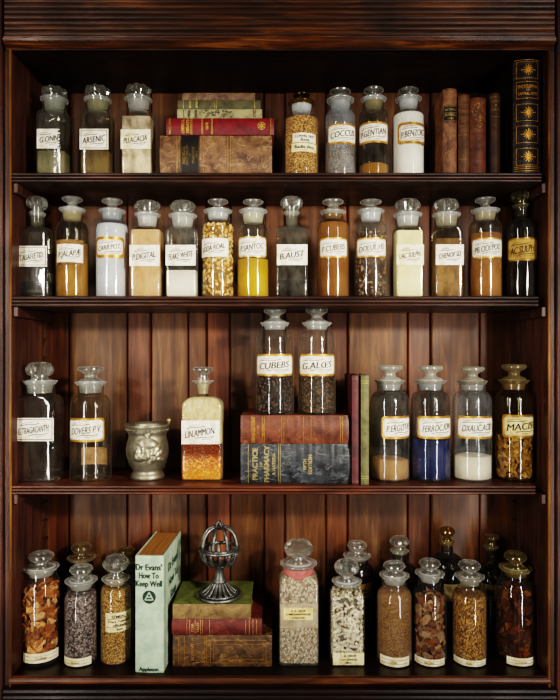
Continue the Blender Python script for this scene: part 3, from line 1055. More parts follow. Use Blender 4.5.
# --- cabinet bottom
strip = lambda x0, x1, y0, y1, s='Radix': lb((x0, x1, y0, y1), s, 'strip', paper=('#e6dcba', '#c4b07c'), name='paper_strip', ink='#6b5230')
FR = '#c4c2ba'
J('wide jar of orange bark pieces with a paper strip at its foot, by the corner', cx=41, w=41, Yc=.08, sh_end=590, sh_top=577, lip=566, lipw=37.5, neckw=32,
  stop=('ball', 552, 27), lab=[strip(24, 58, 652, 661.5, 'Quillaja')], fill=('flake', 'bark_pieces', 588, 330, ['#b8743a', '#9a5a28', '#cf9458', '#8a4c20', '#dba874'], .026), frost=FR, plug=.02)
J('jar of small lavender-grey buds with a paper strip at its foot', cx=81.3, w=34, Yc=.072, sh_end=600, sh_top=590, lip=579, lipw=33.5, neckw=27,
  stop=('ball', 565, 24), lab=[strip(65, 91, 657, 666, 'Lavand.')], fill=('grain', 'buds', 596, grain('#a89894', '#76686a', '#3a2e30', 280)), frost=FR, plug=.02)
J('amber-tinted jar standing behind the lavender jar, only its top showing', cx=81.5, w=34, Yc=.165, sh_end=585, sh_top=572, lip=556.5, lipw=30, neckw=24,
  stop=('ball', 543.5, 21), fill=('grain', 'dried_herbs', 590, grain('#4a3018', '#2f1d0e', '#170d06', 200)), tint='#8a6a44', ktint='#d8c8a4', frost='#7a5c3c', fclear=.4)
J('jar of golden seeds with cream mid-height label, beside the green book', cx=116, w=31, Yc=.072, sh_end=592, sh_top=584, lip=577, lipw=29, neckw=24,
  stop=('cut', 555, 26), lab=[lb((106, 130.5, 612, 631), [('SEMEN, 1', .8, .16, .7), ('Fruct. Foeniculi', .56, .14, .8), ('officinalis', .36, .14, .6), ('Sem.', .15, .14, .4)], 'lines', paper=('#e2d3a6', '#bda468'), rules=(.68, .26))],
  fill=('grain', 'seeds', 590, grain('#dcae62', '#b58440', '#6b4418', 380)), frost='#b5a888', plug=.015)
J('jar hidden behind the golden seed jar, only its amber stopper showing', cx=126, w=30, Yc=.165, sh_end=580, sh_top=570, lip=560, lipw=24, neckw=19,
  stop=('ball', 547, 18.5), tint='#8a6a44', ktint='#cdb67c', frost='#7a5c3c', fill=('grain', 'dried_herbs', 590, grain('#4a3018', '#2f1d0e', '#170d06', 200)))
J('tall square jar of pale fibres with pink collar and small cream label', front=(279, 319), Yc=.042, sh_end=582, sh_top=572, lip=562, lipw=37, neckw=29, depth=.8,
  stop=('cut', 540, 29), lab=[lb((280.5, 317.8, 603.5, 628), [], 'lines', paper=('#a4947a', '#807058'), name='label_recess'), lb((283.5, 313, 607.5, 619.5), [('A. A. DROP', .74, .2, .5), ('COMPOUND POWDER', .46, .17, .86), ('of BALSAM', .18, .16, .6)], 'lines', paper=('#e0c98a', '#b99a54'), off=.001)],
  fill=('grain', 'fibres', 577, grain('#d2c2a8', '#b29c80', '#7a6650', 300, .6, .5)), collar=(566, 575, '#b0605a', '#8c4440'), frost='#c8b4a8', haze=.12, plug=.012)
J('square jar of white curled pieces with cream label at its foot', front=(331.5, 365), Yc=.042, sh_end=594, sh_top=589, lip=580, lipw=30, neckw=24.5, depth=.85,
  stop=('cut', 559.5, 25), lab=[lb((333, 364, 652.5, 665.5), [('L. A. DROP', .74, .2, .5), ('Cort. Simarub.', .46, .18, .8), ('officin.', .2, .16, .4)], 'lines', paper=('#e2d4a4', '#bda668'), name='paper_label')],
  fill=('pipe', 'curled_pieces', 592, 460, ['#efe6d2', '#e2d6ba', '#f6f0e0', '#d2c4a4'], .0155), frost='#ccccc6', plug=.012)
J('dark jar with a small label, standing behind the jar of white pieces', cx=357, w=33, Yc=.165, sh_end=572, sh_top=563, lip=554.5, lipw=28, neckw=23,
  stop=('ball', 541.5, 20), lab=[lb((349, 372, 583, 597), [('Rad.', .6, .3, .5), ('Belladon.', .28, .2, .8)], 'lines', paper=('#8c6a3c', '#5e4220'))], fill=('liquid', 'liquid', 575, liquid('#2a1c12', '#150d08', 0, .1)), tint='#b5a88c', frost='#9a9484', fclear=.35)
J('round jar of brown granular herb with paper strip, beside the white pieces', cx=394.3, w=35, Yc=.072, sh_end=597, sh_top=588, lip=574, lipw=30.5, neckw=25,
  stop=('ball', 562, 22.5), lab=[strip(380.5, 408.5, 656, 665.5, 'Pulv.')], fill=('grain', 'granular_herb', 592, grain('#b88a50', '#936438', '#623c1c', 620, 1, .45)), frost=FR, plug=.02, haze=.07)
J('slender narrow-necked bottle behind the brown granular jar, yellow-green neck', cx=399.5, w=38, Yc=.165, sh_end=578, sh_top=562, lip=549.5, lipw=19, neckw=14.5,
  stop=('cut', 536.5, 20), fill=('liquid', 'liquid', 580, liquid('#2c2010', '#151008', 0, .1)), tint='#a89a6c', frost='#8a8048', fclear=.3)
J('round jar of reddish root chunks with paper strip, half empty at the shoulder', cx=429.7, w=33.2, Yc=.072, sh_end=596, sh_top=587, lip=572, lipw=30, neckw=23,
  stop=('ball', 559.5, 22), lab=[strip(415, 444, 658, 667.5, 'Rad. Rhei')], fill=('flake', 'root_chunks', 598, 300, ['#7e4424', '#94765c', '#86664e', '#a07c56', '#5a3018'], .025), frost=FR, plug=.02)
J('large dark round bottle at the back with a corked-looking stopper and small label', cx=447, w=40, Yc=.163, sh_end=575, sh_top=553, lip=541, lipw=15.5, neckw=12,
  stop=('ball', 527, 17), lab=[lb((444, 470, 583, 600), [('F.', .55, .5, .3)], 'lines', paper=('#cdb887', '#8a7444'))], fill=('liquid', 'liquid', 585, liquid('#1a120a', '#0c0805', 0, .1)), tint='#9a8a68', haze=.04, ktint='#c9b480', frost='#9a7c3c', fclear=.2)
J('round jar of golden-brown chopped herb with paper strip, between root chunks and bark', cx=469.5, w=34.5, Yc=.072, sh_end=599, sh_top=589, lip=575, lipw=30.5, neckw=24,
  stop=('ball', 561, 23), lab=[strip(454, 485, 659, 668, 'Herba')], fill=('grain', 'chopped_herb', 597, grain('#cf9c50', '#a06c30', '#5f3a14', 420, .6)), frost='#b8b098', plug=.02)
J('narrow-necked dark bottle at the back with a small pale label, near the far corner', cx=491, w=32, Yc=.172, sh_end=584, sh_top=563, lip=546, lipw=15, neckw=10.5,
  stop=('disc', 535.5, 16), lab=[lb((481, 500, 584, 600), [('III', .5, .4, .4)], 'lines', paper=('#a8946a', '#6a5838'))], fill=('liquid', 'liquid', 590, liquid('#1a140c', '#0c0905', 0, .1)), tint='#8a8060', ktint='#cdbf94', frost='#6e6a44', fclear=.3)
J('wide jar of dark reddish bark with paper strip, at the far dark corner', cx=515.5, w=40, Yc=.08, sh_end=592, sh_top=578, lip=566.5, lipw=34.5, neckw=29,
  stop=('ball', 552, 24), lab=[strip(507, 534, 656.5, 666, 'Cortex')], fill=('flake', 'bark_pieces', 590, 440, ['#6a3a1c', '#4a2410', '#8a5228', '#5a2c12', '#976a38'], .025), tint='#d8c8a4', frost='#a89868', ktint='#d9cc9c', plug=.02)


# ------------------------------------------------------------------ books
def book(label, loc, T, L, Dp, mats, lying=False, bulge=.12, bands=(), deco=None, group=None, rotz=0, flip=1, edge='X', name='book', square=.0025, tilt=0):
    """Spine on y=0 facing the viewer, thickness along X, length along Z; lying books have their head to the viewer's left."""
    cov, pg = mats
    root = thing(name, label, 'book', loc, (0, -PI / 2 if lying else tilt, rotz), group)
    bl = T * bulge
    hb = T / 2

    def depth(u): return bl * (1 - (u / hb) ** 2)
    st = [0]
    N = 40
    st = [L * i / N for i in range(N + 1)]
    for z in bands:
        st += [z - .0035, z - .002, z, z + .002, z + .0035]
    st = sorted(set(st))
    th = .0024
    m = MB()
    rings = []
    rg = random.Random(label)
    for z in st:
        bump = 0
        for zb_ in bands:
            if abs(z - zb_) < .003:
                bump = .0016
        e = min(z, L - z)
        rn_ = .0012 if e < .002 else 0
        jit = rg.uniform(-.0003, .0003)
        ring = [(hb, Dp, z), (hb, .010, z), (hb - .0008, .006, z), (hb, .002, z)]
        for k in range(11):
            u = hb * (1 - 2 * k / 10)
            ring.append((u * .995, -(depth(u) + bump * (1 - (u / hb) ** 6)) + rn_ + jit, z))
        ring += [(-hb, .002, z), (-hb + .0008, .006, z), (-hb, .010, z), (-hb, Dp, z), (-hb + th, Dp, z), (-hb + th, .004, z), (hb - th, .004, z), (hb - th, Dp, z)]
        rings.append(ring)
    m.loft(rings, 0, False, True, False, False)
    # end caps of the case: strips between outer and inner outline
    for ring, rev in ((rings[0], 1), (rings[-1], 0)):
        n = len(ring)
        f1 = [ring[0], ring[1], ring[2], ring[3], ring[n - 2], ring[n - 1]]
        f2 = ring[3:n - 7 + 0]
        f3 = [ring[n - 8 + 0], ring[n - 7], ring[n - 6], ring[n - 5], ring[n - 4], ring[n - 3]]
        spine = ring[3:n - 7] + [ring[n - 3], ring[n - 2]]
        for poly in (f1, f3, spine):
            idx = list(range(len(poly)))
            m.add(poly, [idx if rev else idx[::-1]], 0)
    mf = lambda u, v, o: (u, -depth(u) - .0004 - o, v)
    mats_, later = [cov], []
    if deco:
        deco((m, mats_, later), mf, T, L, Dp)
    cv = m.build('cover', mats_, root)
    for nm, ms, mm in later:
        mm.build(nm, ms, cv)
    m = MB()
    s = square
    m.box(-hb + th + .0001, hb - th - .0001, .0042, Dp - s * 1.6, s, L - s)
    m.build('pages', pg, root)
    return root


def spine_mesh(ctx, name, mats, fn):
    """Printed or gilt marks go into the cover's own mesh; a pasted patch is a part of the cover."""
    m, cm, later = ctx
    q = MB()
    fn(q)
    if name in ('title_label', 'spine_cloth'):
        later.append((name, mats, q))
        return
    k = len(cm)
    cm += mats
    o = len(m.v)
    m.v += q.v
    m.f += [[i + o for i in f] for f in q.f]
    m.m += [i + k for i in q.m]
    m.s += q.s
    m.c += q.c


PG = pages('#d8c49a', '#a88a58')
PG2 = pages('#b8854a', '#7a4a22')
YS = .022
GB1 = 'books stacked on the uppermost shelf'
# stack on the uppermost shelf, bottom up
zc_ = SH[0]


def lying(x0, x1, y0, y1, Y, zbase=None, **k):
    T = (y1 - y0) / sx(Y)
    L = (x1 - x0) / sx(Y)
    return T, L


def stack(items, z, Y):
    for it in items:
        x0, x1, T, kw = it['x'][0], it['x'][1], it['t'], it['kw']
        y = Y + it.get('dy', 0)
        L = (x1 - x0) / sx(y)
        book(it['label'], (WX(x1, y), y + T * kw.get('bulge', .12) , z + T / 2), T, L, it['d'], it['mats'], True, rotz=it.get('rz', 0), **kw)
        z += T + .0003


def d_calf(root, mf, T, L, Dp):
    def f(m):
        m.patch(mf, -T * .49, T * .49, L * .645, L * .815, .0006, 10, 2, 0)
        for k in (.65, .81):
            m.line(mf, [(-T * .48 + T * .96 * i / 8, L * k) for i in range(9)], .0012, .0009, 1)
        for i, (tx, k, h) in enumerate((('MEDICAL', .785, .007), ('DICTIONARY', .755, .0055), ('OF', .73, .004), ('PRACTICE', .70, .006), ('VOL II', .67, .004))):
            m.text(mf, tx, 0, L * k, h, T * .8, .0010, 1)
    spine_mesh(root, 'title_label', [leather('#17130f', '#0b0908', '#3a2c1e', .25), gold('#6e5a32')], f)
    def g(m):
        for k in (.09, .37, .395, .61, .84, .85):
            m.line(mf, [(-T * .49 + T * .98 * i / 8, L * k) for i in range(9)], .0011, .0012, 0)
    spine_mesh(root, 'spine_gilding', [gold('#b89460')], g)


def d_red(root, mf, T, L, Dp):
    def g(m):
        for k in (.03, .57, .58, .66, .67, .76, .77, .96, .97):
            m.line(mf, [(-T * .49 + T * .98 * i / 8, L * k) for i in range(9)], .0011, .0008, 0)
        m.text(mf, 'CHEMICAL', 0, L * .845, .007, T * .85, .0008, 0)
        m.text(mf, 'ESSAYS', 0, L * .80, .007, T * .8, .0008, 0)
        m.text(mf, '1878', 0, L * .62, .006, T * .5, .0008, 0)
        for a in range(6):
            m.line(mf, [(0, L * .115), (.008 * cos(a * PI / 3), L * .115 + .008 * sin(a * PI / 3))], .003, .0008, 0)
        m.line(mf, [(.0085 * cos(a * PI / 6), L * .115 + .0085 * sin(a * PI / 6)) for a in range(13)], .0012, .0008, 0)
    spine_mesh(root, 'spine_gilding', [gold('#d0a24a')], g)


def d_cream(root, mf, T, L, Dp):
    def g(m):
        rg = random.Random(3)
        for i in range(44):
            v = L * rg.uniform(.36, .68)
            u = T * rg.uniform(-.36, .36)
            a = rg.uniform(0, 6)
            m.line(mf, [(u + .0035 * cos(a + q) * q, v + .0035 * sin(a + q) * q) for q in (.2, .6, 1, 1.4)], .0016, .0006, 0)
        m.text(mf, 'HERBAL', 0, L * .86, .006, T * .8, .0006, 0)
        m.text(mf, 'REMEDIES', 0, L * .78, .005, T * .8, .0006, 0)
        for k in (.08, .1, .92):
            m.line(mf, [(-T * .4 + T * .8 * i / 8, L * k) for i in range(9)], .0012, .0006, 0)
    spine_mesh(root, 'spine_print', [ink('#33352a')], g)


def d_rules(ks, text=(), color='#a89a60', w=.001):
    def d(root, mf, T, L, Dp):
        def g(m):
            for k in ks:
                m.line(mf, [(-T * .48 + T * .96 * i / 8, L * k) for i in range(9)], w, .0007, 0)
            for tx, k, h in text:
                m.text(mf, tx, 0, L * k, h, T * .8, .0007, 0)
        spine_mesh(root, 'spine_print', [gold(color, .5)], g)
    return d


px = 1 / sx(YS)
stack([
    dict(x=(159.5, 272), t=41.1 * px, d=.145, label='thick scuffed tan leather book with black title patch, lowest in the upper stack', mats=(leather('#86603f', '#4a2e1e', '#b8946c', .6, .6), PG), kw=dict(bulge=.08, bands=(), deco=d_calf, group=GB1)),
    dict(x=(166, 274), t=16.6 * px, d=.14, label='crimson cloth book with gilt lettering, on the thick leather book', mats=(leather('#7a1620', '#5c0e16', '#8f3036', .2, .5), PG), kw=dict(bulge=.1, deco=d_red, group=GB1)),
    dict(x=(177, 262), t=9.8 * px, d=.12, dy=.006, label='thin cream book with dark ornament on its spine, on the crimson book', mats=(leather('#a89c70', '#857a50', '#c4b88c', .3, .7), PG), kw=dict(bulge=.1, deco=d_cream, group=GB1)),
    dict(x=(177.5, 260.5), t=8.8 * px, d=.12, dy=.006, label='thin olive green book with worn gilt lines, second from top of the upper stack', mats=(leather('#5d5636', '#3c381f', '#8a8258', .4, .6), PG), kw=dict(bulge=.1, deco=d_rules((.55, .53, .93, .07), (('NOTES', .85, .005), ('MATERIA', .77, .005)), '#b8a468'), group=GB1)),
    dict(x=(182, 255), t=7.6 * px, d=.11, dy=.008, label='small frayed brown book on top of the upper stack', mats=(leather('#7a5c44', '#4e3628', '#a88e72', .6, .7), PG), kw=dict(bulge=.1, deco=d_rules((.3, .62, .8), (), '#a08a5a'), group=GB1)),
], SH[0], YS)

# standing leather books
GB2 = 'leather books standing on the uppermost shelf'


def stand(label, x0, x1, ytop, ybot, Y, Dp, mats, shelf_z, group, rz=0, **kw):
    T = (x1 - x0) / sx(Y)
    L = H0 + (HY - ytop) / sx(Y) - shelf_z
    return book(label, (WX((x0 + x1) / 2, Y), Y + T * kw.get('bulge', .12), shelf_z), T, L, Dp, mats, False, rotz=rz, group=group, **kw)


def d_black(root, mf, T, L, Dp):
    def f(m):
        m.patch(mf, -T * .46, T * .46, L * .62, L * .8, .0005, 8, 2, 0)
        for k in (.63, .685, .72, .79):
            m.line(mf, [(-T * .45 + T * .9 * i / 8, L * k) for i in range(9)], .0009, .0008, 1)
        m.text(mf, 'LECTURES', 0, L * .755, .0045, T * .75, .0008, 1)
        m.text(mf, 'SURGERY', 0, L * .7, .004, T * .75, .0008, 1)
        m.text(mf, 'VOL I', 0, L * .655, .004, T * .6, .0008, 1)
    spine_mesh(root, 'title_label', [leather('#17130f', '#0b0908', '#3a2c1e', .2), gold('#a08448')], f)


def d_orn(root, mf, T, L, Dp):
    def g(m):
        rg = random.Random(5)
        for i in range(60):
            v = L * rg.triangular(.55, .97, .85)
            u = T * rg.uniform(-.34, .34) * (1 if v > L * .7 else .5)
            a = rg.uniform(0, 6)
            m.line(mf, [(u + .003 * cos(a + q) * q, v + .003 * sin(a + q) * q) for q in (.2, .6, 1, 1.4)], .0011, .0006, 0)
    spine_mesh(root, 'spine_gilding', [gold('#a87c3a')], g)


stand('tan leather book with black title patch, tallest of the standing brown books', 443.8, 457.5, 88, 171, YS, .135, (leather('#8a5c3a', '#55321c', '#b0845c', .6), PG2), SH[0], GB2, deco=d_black, bulge=.2)
stand('slim worn brown book with ribbed spine, next to the black-patched leather book', 459, 470.5, 94, 171, YS, .12, (leather('#6a4426', '#46280f', '#8e6840', .4), PG2), SH[0], GB2, bulge=.25, bands=(.14, .155), deco=d_rules((.93, .8, .78, .5, .2), (), '#8e6c3c'))
stand('reddish brown book with faded gilt ornament near its spine head', 471, 487, 97, 171, YS, .12, (leather('#6c3a1e', '#46200e', '#83522e', .35), PG2), SH[0], GB2, bulge=.2, deco=d_orn)
stand('slender dark brown book standing by itself before the gap', 490, 501.5, 92.5, 171, YS + .02, .11, (leather('#4a2e14', '#2c180a', '#6a4a26', .3), PG2), SH[0], GB2, bulge=.3, deco=d_rules((.95, .9, .8, .72), (('III', .85, .004),), '#8a6a34'))


def d_tome(root, mf, T, L, Dp):
    def g(m):
        tops = [.975, .80, .605, .415, .22]
        for i, tp in enumerate(tops):
            v1, v0 = L * tp, L * (tp - .145)
            m.frame(mf, -T * .40, T * .36, v0, v1, .0012, .0007, 0)
            vm = (v0 + v1) / 2
            if i == 1:
                m.text(mf, 'ENCYCLOPEDIA', -T * .02, vm + .008, .007, T * .68, .0008, 0)
                m.text(mf, 'OF', -T * .02, vm, .004, T * .2, .0008, 0)
                m.text(mf, 'USEFUL ARTS', -T * .02, vm - .008, .006, T * .66, .0008, 0)
            else:
                for k in range(12):
                    a = k * PI / 6
                    r = (.0165 if k % 6 == 0 else .0115 if k % 3 else .012)
                    r = min(r, T * .3)
                    m.line(mf, [(.003 * cos(a), vm + .003 * sin(a)), (r * .6 * cos(a), vm + r * .6 * sin(a)), (r * cos(a), vm + r * sin(a))], .0022, .0007, 0)
                m.line(mf, [(.003 * cos(a * PI / 4), vm + .003 * sin(a * PI / 4)) for a in range(9)], .004, .0007, 0)
        for k in (.99, .025, .045, .06):
            m.line(mf, [(-T * .46 + T * .9 * i / 8, L * k) for i in range(9)], .0012, .0007, 0)
    spine_mesh(root, 'spine_gilding', [gold('#a87828')], g)


stand('tall black and gold volume with star panels on its spine, in the upper corner', 514.5, 542.5, 58.5, 172, .008, .165, (leather('#1d100b', '#0e0705', '#3a1c10', .25, .4), PG2), SH[0], None, deco=d_tome, bulge=.16)

# stack on the third shelf
GB3 = 'books around the cubebs and aloes bottles'


def d_pharm(root, mf, T, L, Dp):
    def g(m):
        m.text(mf, 'PRACTICE', 0, L * .87, .0115, T * .9, .0008, 0)
        m.text(mf, 'OF', 0, L * .815, .006, T * .2, .0008, 0)
        m.text(mf, 'PHARMACY', 0, L * .765, .0115, T * .92, .0008, 0)
        m.text(mf, '& MATERIA', 0, L * .70, .007, T * .6, .0008, 0)
        for k in (.93, .655, .64):
            m.line(mf, [(-T * .49 + T * .98 * i / 8, L * k) for i in range(9)], .0012, .0008, 0)
        m.text(mf, 'FIFTH', 0, L * .42, .007, T * .5, .0008, 0)
        m.text(mf, 'EDITION', 0, L * .37, .008, T * .6, .0008, 0)
    spine_mesh(root, 'spine_lettering', [gold('#9a8a5c', .5)], g)


def d_brown3(root, mf, T, L, Dp):
    def g(m):
        for k in (.06, .08, .35, .42, .6, .62, .78, .8, .9):
            m.line(mf, [(-T * .47 + T * .94 * i / 8, L * k) for i in range(9)], .001, .0008, 0)
        m.text(mf, 'DISPENSATORY', 0, L * .88, .007, T * .9, .0008, 0)
        m.text(mf, 'OF THE', 0, L * .84, .004, T * .5, .0008, 0)
        m.text(mf, 'STATES', 0, L * .79, .006, T * .7, .0008, 0)
    spine_mesh(root, 'spine_gilding', [gold('#b07a3a', .5)], g)


Y3 = .012
px3 = 1 / sx(Y3)
zt3 = BT - SH[2] - .0006
stack([
    dict(x=(240.5, 351), t=zt3 * .585, d=.165, label='thick black leather volume with faded gilt pharmacy lettering, lowest under the two bottles', mats=(leather('#34383c', '#15171a', '#74787a', .65, .4), PG), kw=dict(bulge=.09, deco=d_pharm, group=GB3)),
    dict(x=(240.5, 349), t=zt3 * .415, d=.165, label='thick red-brown leather volume directly under the cubebs and aloes bottles', mats=(leather('#774029', '#4a2416', '#a86c48', .45, .45), PG), kw=dict(bulge=.1, deco=d_brown3, group=GB3)),
], SH[2], Y3)
stand('thin maroon book standing against the black volume', 352, 358.6, 375.5, 485, .004, .15, (leather('#5a2224', '#3c1416', '#8a4a44', .3), PG), SH[2], GB3, bulge=.1, deco=d_rules((.97, .03), (), '#8a6a44'))
stand('thin olive green book standing beside the thin maroon one', 361, 369, 375.5, 485, .004, .15, (leather('#6b6638', '#4d4a24', '#8a8450', .35), PG), SH[2], GB3, bulge=.1, deco=d_rules((.95, .93, .06, .08), (), '#a89a50'))

# green health manual at the bottom
COVG = paper('book_cloth', '#b0c0a6', '#93a890', 26)


def d_evans(root, mf, T, L, Dp):
    def g(m):
        m.text(mf, "Dr Evans'", -.001, L * .905, .0135, T * .93, .0007, 0, bold=.014)
        m.text(mf, 'How To', -.001, L * .835, .0135, T * .7, .0007, 0, bold=.014)
        m.text(mf, 'Keep Well', -.001, L * .765, .0135, T * .93, .0007, 0, bold=.014)
        vm, r = L * .65, T * .235
        m.patch(mf, -r, r, vm - r, vm + r, .0006, 12, 2, 0, r)
        for a, b in (((-r * .62, -r * .42), (0, r * .72)), ((0, r * .72), (r * .62, -r * .42)), ((-r * .62, -r * .42), (r * .62, -r * .42)), ((-r * .3, 0), (r * .3, 0))):
            m.line(mf, [(a[0], vm + a[1]), (b[0], vm + b[1])], r * .17, .0009, 1)
        m.text(mf, 'Appleton', -.001, L * .035, .0085, T * .78, .0007, 0, bold=.02)
    spine_mesh(root, 'spine_print', [ink('#25322a'), plain('pale_print', '#9fb59a')], g)
    hb = T / 2
    mg = lambda u, v, o: (hb + .0005 + o, u, v)
    def h(m):
        for tx, k in (("Dr Evans'", .84), ('How To', .70), ('Keep', .57), ('Well', .45)):
            m.text(mg, tx, Dp * .52, L * k, .02, Dp * .8, .0002, 0, bold=.014)
        m.line(mg, [(.012, .004), (.012, L - .004)], .0018, .0002, 0)
    spine_mesh(root, 'cover_print', [ink('#25463e')], h)


stand('upright pale green cloth book with black title print and round emblem', 135, 163.5, 556, 674, .012, .185, (COVG, pages('#a8743c', '#6a3c18')), Z_BOT, None, rz=math.radians(-2.5), bulge=.04, deco=d_evans)

GB4 = 'books under the openwork metal ornament'


def d_panel(root, mf, T, L, Dp):
    def g(m):
        m.frame(mf, -T * .36, T * .36, L * .06, L * .62, .0012, .0007, 0)
        m.frame(mf, -T * .24, T * .24, L * .09, L * .59, .0008, .0007, 0)
        for k in (.66, .68, .88, .94):
            m.line(mf, [(-T * .47 + T * .94 * i / 8, L * k) for i in range(9)], .001, .0007, 0)
        m.text(mf, 'BOTANY', 0, L * .8, .007, T * .7, .0007, 0)
    spine_mesh(root, 'spine_gilding', [gold('#a0703a', .5)], g)


def d_red4(root, mf, T, L, Dp):
    def g(m):
        for k in (.06, .1, .14, .18, .58, .66, .68, .74, .8, .83):
            m.line(mf, [(-T * .45 + T * .9 * i / 8, L * k) for i in range(9)], .0013, .0007, 0)
        m.text(mf, 'TALES', 0, L * .71, .006, T * .8, .0007, 0)
        m.text(mf, 'STAR', 0, L * .77, .006, T * .7, .0007, 0)
    spine_mesh(root, 'spine_gilding', [gold('#c08a5a', .5)], g)


Y4 = .036
px4 = 1 / sx(Y4)
z4 = [WZ(636, Y4) - Z_BOT, WZ(619.5, Y4) - Z_BOT, WZ(604.5, Y4) - Z_BOT]
stack([
    dict(x=(172.5, 272), t=z4[0], d=.15, label='thick old brown book with ruled gilt panel, lowest under the metal ornament', mats=(leather('#614424', '#33200f', '#a87f48', .65, .55), PG2), kw=dict(bulge=.06, deco=d_panel, group=GB4)),
    dict(x=(171.5, 262), t=z4[1] - z4[0] - .0005, d=.145, label='worn red book with gilt bands, between the brown and green books', mats=(leather('#743024', '#4c1c14', '#a8664c', .5, .6), PG2), kw=dict(bulge=.14, deco=d_red4, group=GB4)),
    dict(x=(172.5, 251), t=z4[2] - z4[1] - .0005, d=.14, dy=.002, label='green covered book with tan spine, right under the metal ornament', mats=(leather('#72793a', '#585f2a', '#8f9152', .3, .75), PG2),
         kw=dict(bulge=.06, group=GB4, deco=lambda root, mf, T, L, Dp: spine_mesh(root, 'spine_cloth', [leather('#96784a', '#6f5430', '#b59a68', .5, .7)], lambda m: m.patch(mf, -T * .5, T * .5, .0005, L - .0005, .0003, 10, 12, 0)))),
], Z_BOT, Y4)
Z_GREEN = Z_BOT + z4[2] + .0006

# ------------------------------------------------------------------ openwork metal ornament on the green book
Yo = .085
so = sx(Yo)
orn = thing('openwork_ornament', 'dark pewter openwork globe on a slotted round foot, on the green book', 'ornament', (WX(219.5, Yo), Yo, Z_GREEN), (0, 0, .15))
zo = lambda y: H0 + (HY - y) / so - Z_GREEN
iron = metal('#858480', '#2e2c2a', .34, 60)
R_ = lambda w: w / 2 / so
ring = lambda r, z, n=40: [(r * sin(2 * PI * i / n), -r * cos(2 * PI * i / n), z) for i in range(n)]
hs = zo(579)                                            # where the foot meets the stem
rf = R_(44)
m = MB()
m.tube(ring(rf * .95, .0045), .0042, 8, 0, True)
m.tube(ring(rf * .82, .009), .0028, 8, 0, True)
for k in range(16):
    a = 2 * PI * k / 16
    pts = [((rf * .86 + (rf * .24 - rf * .86) * q) * sin(a), -(rf * .86 + (rf * .24 - rf * .86) * q) * cos(a), .008 + (hs - .008) * (q ** 1.7)) for q in (0, .3, .6, .85, 1)]
    m.tube(pts, [.0056, .0052, .0044, .0038, .003], 6, flat=.5)
m.build('slotted_foot', iron, orn)
m = MB()
zb0, ze = zo(566), zo(549)
m.lathe([(rf * .36, hs - .006), (rf * .29, hs), (rf * .21, hs + .005), (rf * .19, zb0 - .004), (rf * .3, zb0), (rf * .28, zb0 + .003), (rf * .1, zb0 + .004)], 24)
m.build('stem', iron, orn)
rq = R_(40)
m = MB()
for k in range(12):
    a = 2 * PI * k / 12
    pts = []
    for i in range(7):
        q = i / 6
        r = rf * .2 + (rq * .93 - rf * .2) * sin(q * PI / 2) ** .8
        pts.append((r * sin(a), -r * cos(a), zb0 + (ze - zb0) * (1 - cos(q * PI / 2)) ** .9))
    m.tube(pts, [.004, .0042, .0044, .0046, .0046, .004, .0036], 6, flat=.6)
m.lathe([(rf * .18, zb0 + .001), (rq * .5, zb0 + .0035), (rq * .5, zb0 + .0055), (rf * .1, zb0 + .003)], 24)
m.build('bowl', iron, orn)
m = MB()
m.tube(ring(rq * .98, ze), .0036, 8, 0, True)
m.tube(ring(rq * .9, ze + .003), .0022, 8, 0, True)
m.build('rim', iron, orn)
zt_ = zo(527)
m = MB()
for k in range(8):
    a = 2 * PI * (k + .5) / 8
    pts = []
    for i in range(8):
        q = i / 7
        r = rq * (.82 * cos(q * PI / 2) ** .75 + .1)
        pts.append((r * sin(a), -r * cos(a), ze + (zt_ - ze) * sin(q * PI / 2) ** .9))
    m.tube(pts, [.0044, .0042, .004, .004, .0038, .0036, .0034, .003], 6)
m.tube(ring(rq * .86, ze + .004), .0028, 8, 0, True)
m.build('domed_lid', iron, orn)
m = MB()
for k in range(2):
    c, s_ = cos(k * PI / 2 + .4), sin(k * PI / 2 + .4)
    m.tube([(.008 * cos(t) * c, .008 * cos(t) * s_, zt_ + .004 + .009 * sin(t)) for t in [2 * PI * i / 20 for i in range(20)]], .0024, 6, 0, True)
m.lathe([(.001, zt_ - .003), (.007, zt_), (.0075, zt_ + .002), (.001, zt_ + .004)], 16)
m.build('finial', iron, orn)

# ------------------------------------------------------------------ pewter cup
Yp = .082
sp_ = sx(Yp)
xp = WX(147.5, Yp)
cup = thing('pewter_cup', 'squat pewter mortar-like cup with raised leaf relief, on the third shelf', 'cup', (xp, Yp, SH[2]), (0, 0, 0))
kz = lambda y: H0 + (HY - y) / sp_ - SH[2]
rw = lambda w: w / 2 / sp_ * .97
pew = metal('#a39c88', '#55503f', .38, 34)
H = kz(423.5)
body = [(rw(33), .0), (rw(34.5), .003), (rw(34), .008), (rw(31), .013), (rw(28.5), .017), (rw(30), .022), (rw(38), .036), (rw(42.5), .054), (rw(43.5), .068), (rw(42), .082), (rw(38.5), .094), (rw(38), .100)]
ks = H / .126
prof = [(r, z * ks) for r, z in body] + [(rw(40), H * .84), (rw(43), H * .87), (rw(42.5), H * .9), (rw(43.5), H * .93), (rw(46), H * .97), (rw(46.5), H), (rw(43), H), (rw(39), H * .94), (rw(36), H * .8), (rw(38), H * .6), (rw(33), H * .3), (rw(10), H * .22)]
m = MB()
m.lathe(prof, 48)
m.build('cup_body', pew, cup)


def belly(z):
    for (r0, z0), (r1, z1) in zip(prof, prof[1:]):
        if z0 <= z <= z1:
            return r0 + (r1 - r0) * (z - z0) / max(1e-6, z1 - z0)
    return prof[8][0]


ph = math.atan2(-xp, D + Yp)
m = MB()


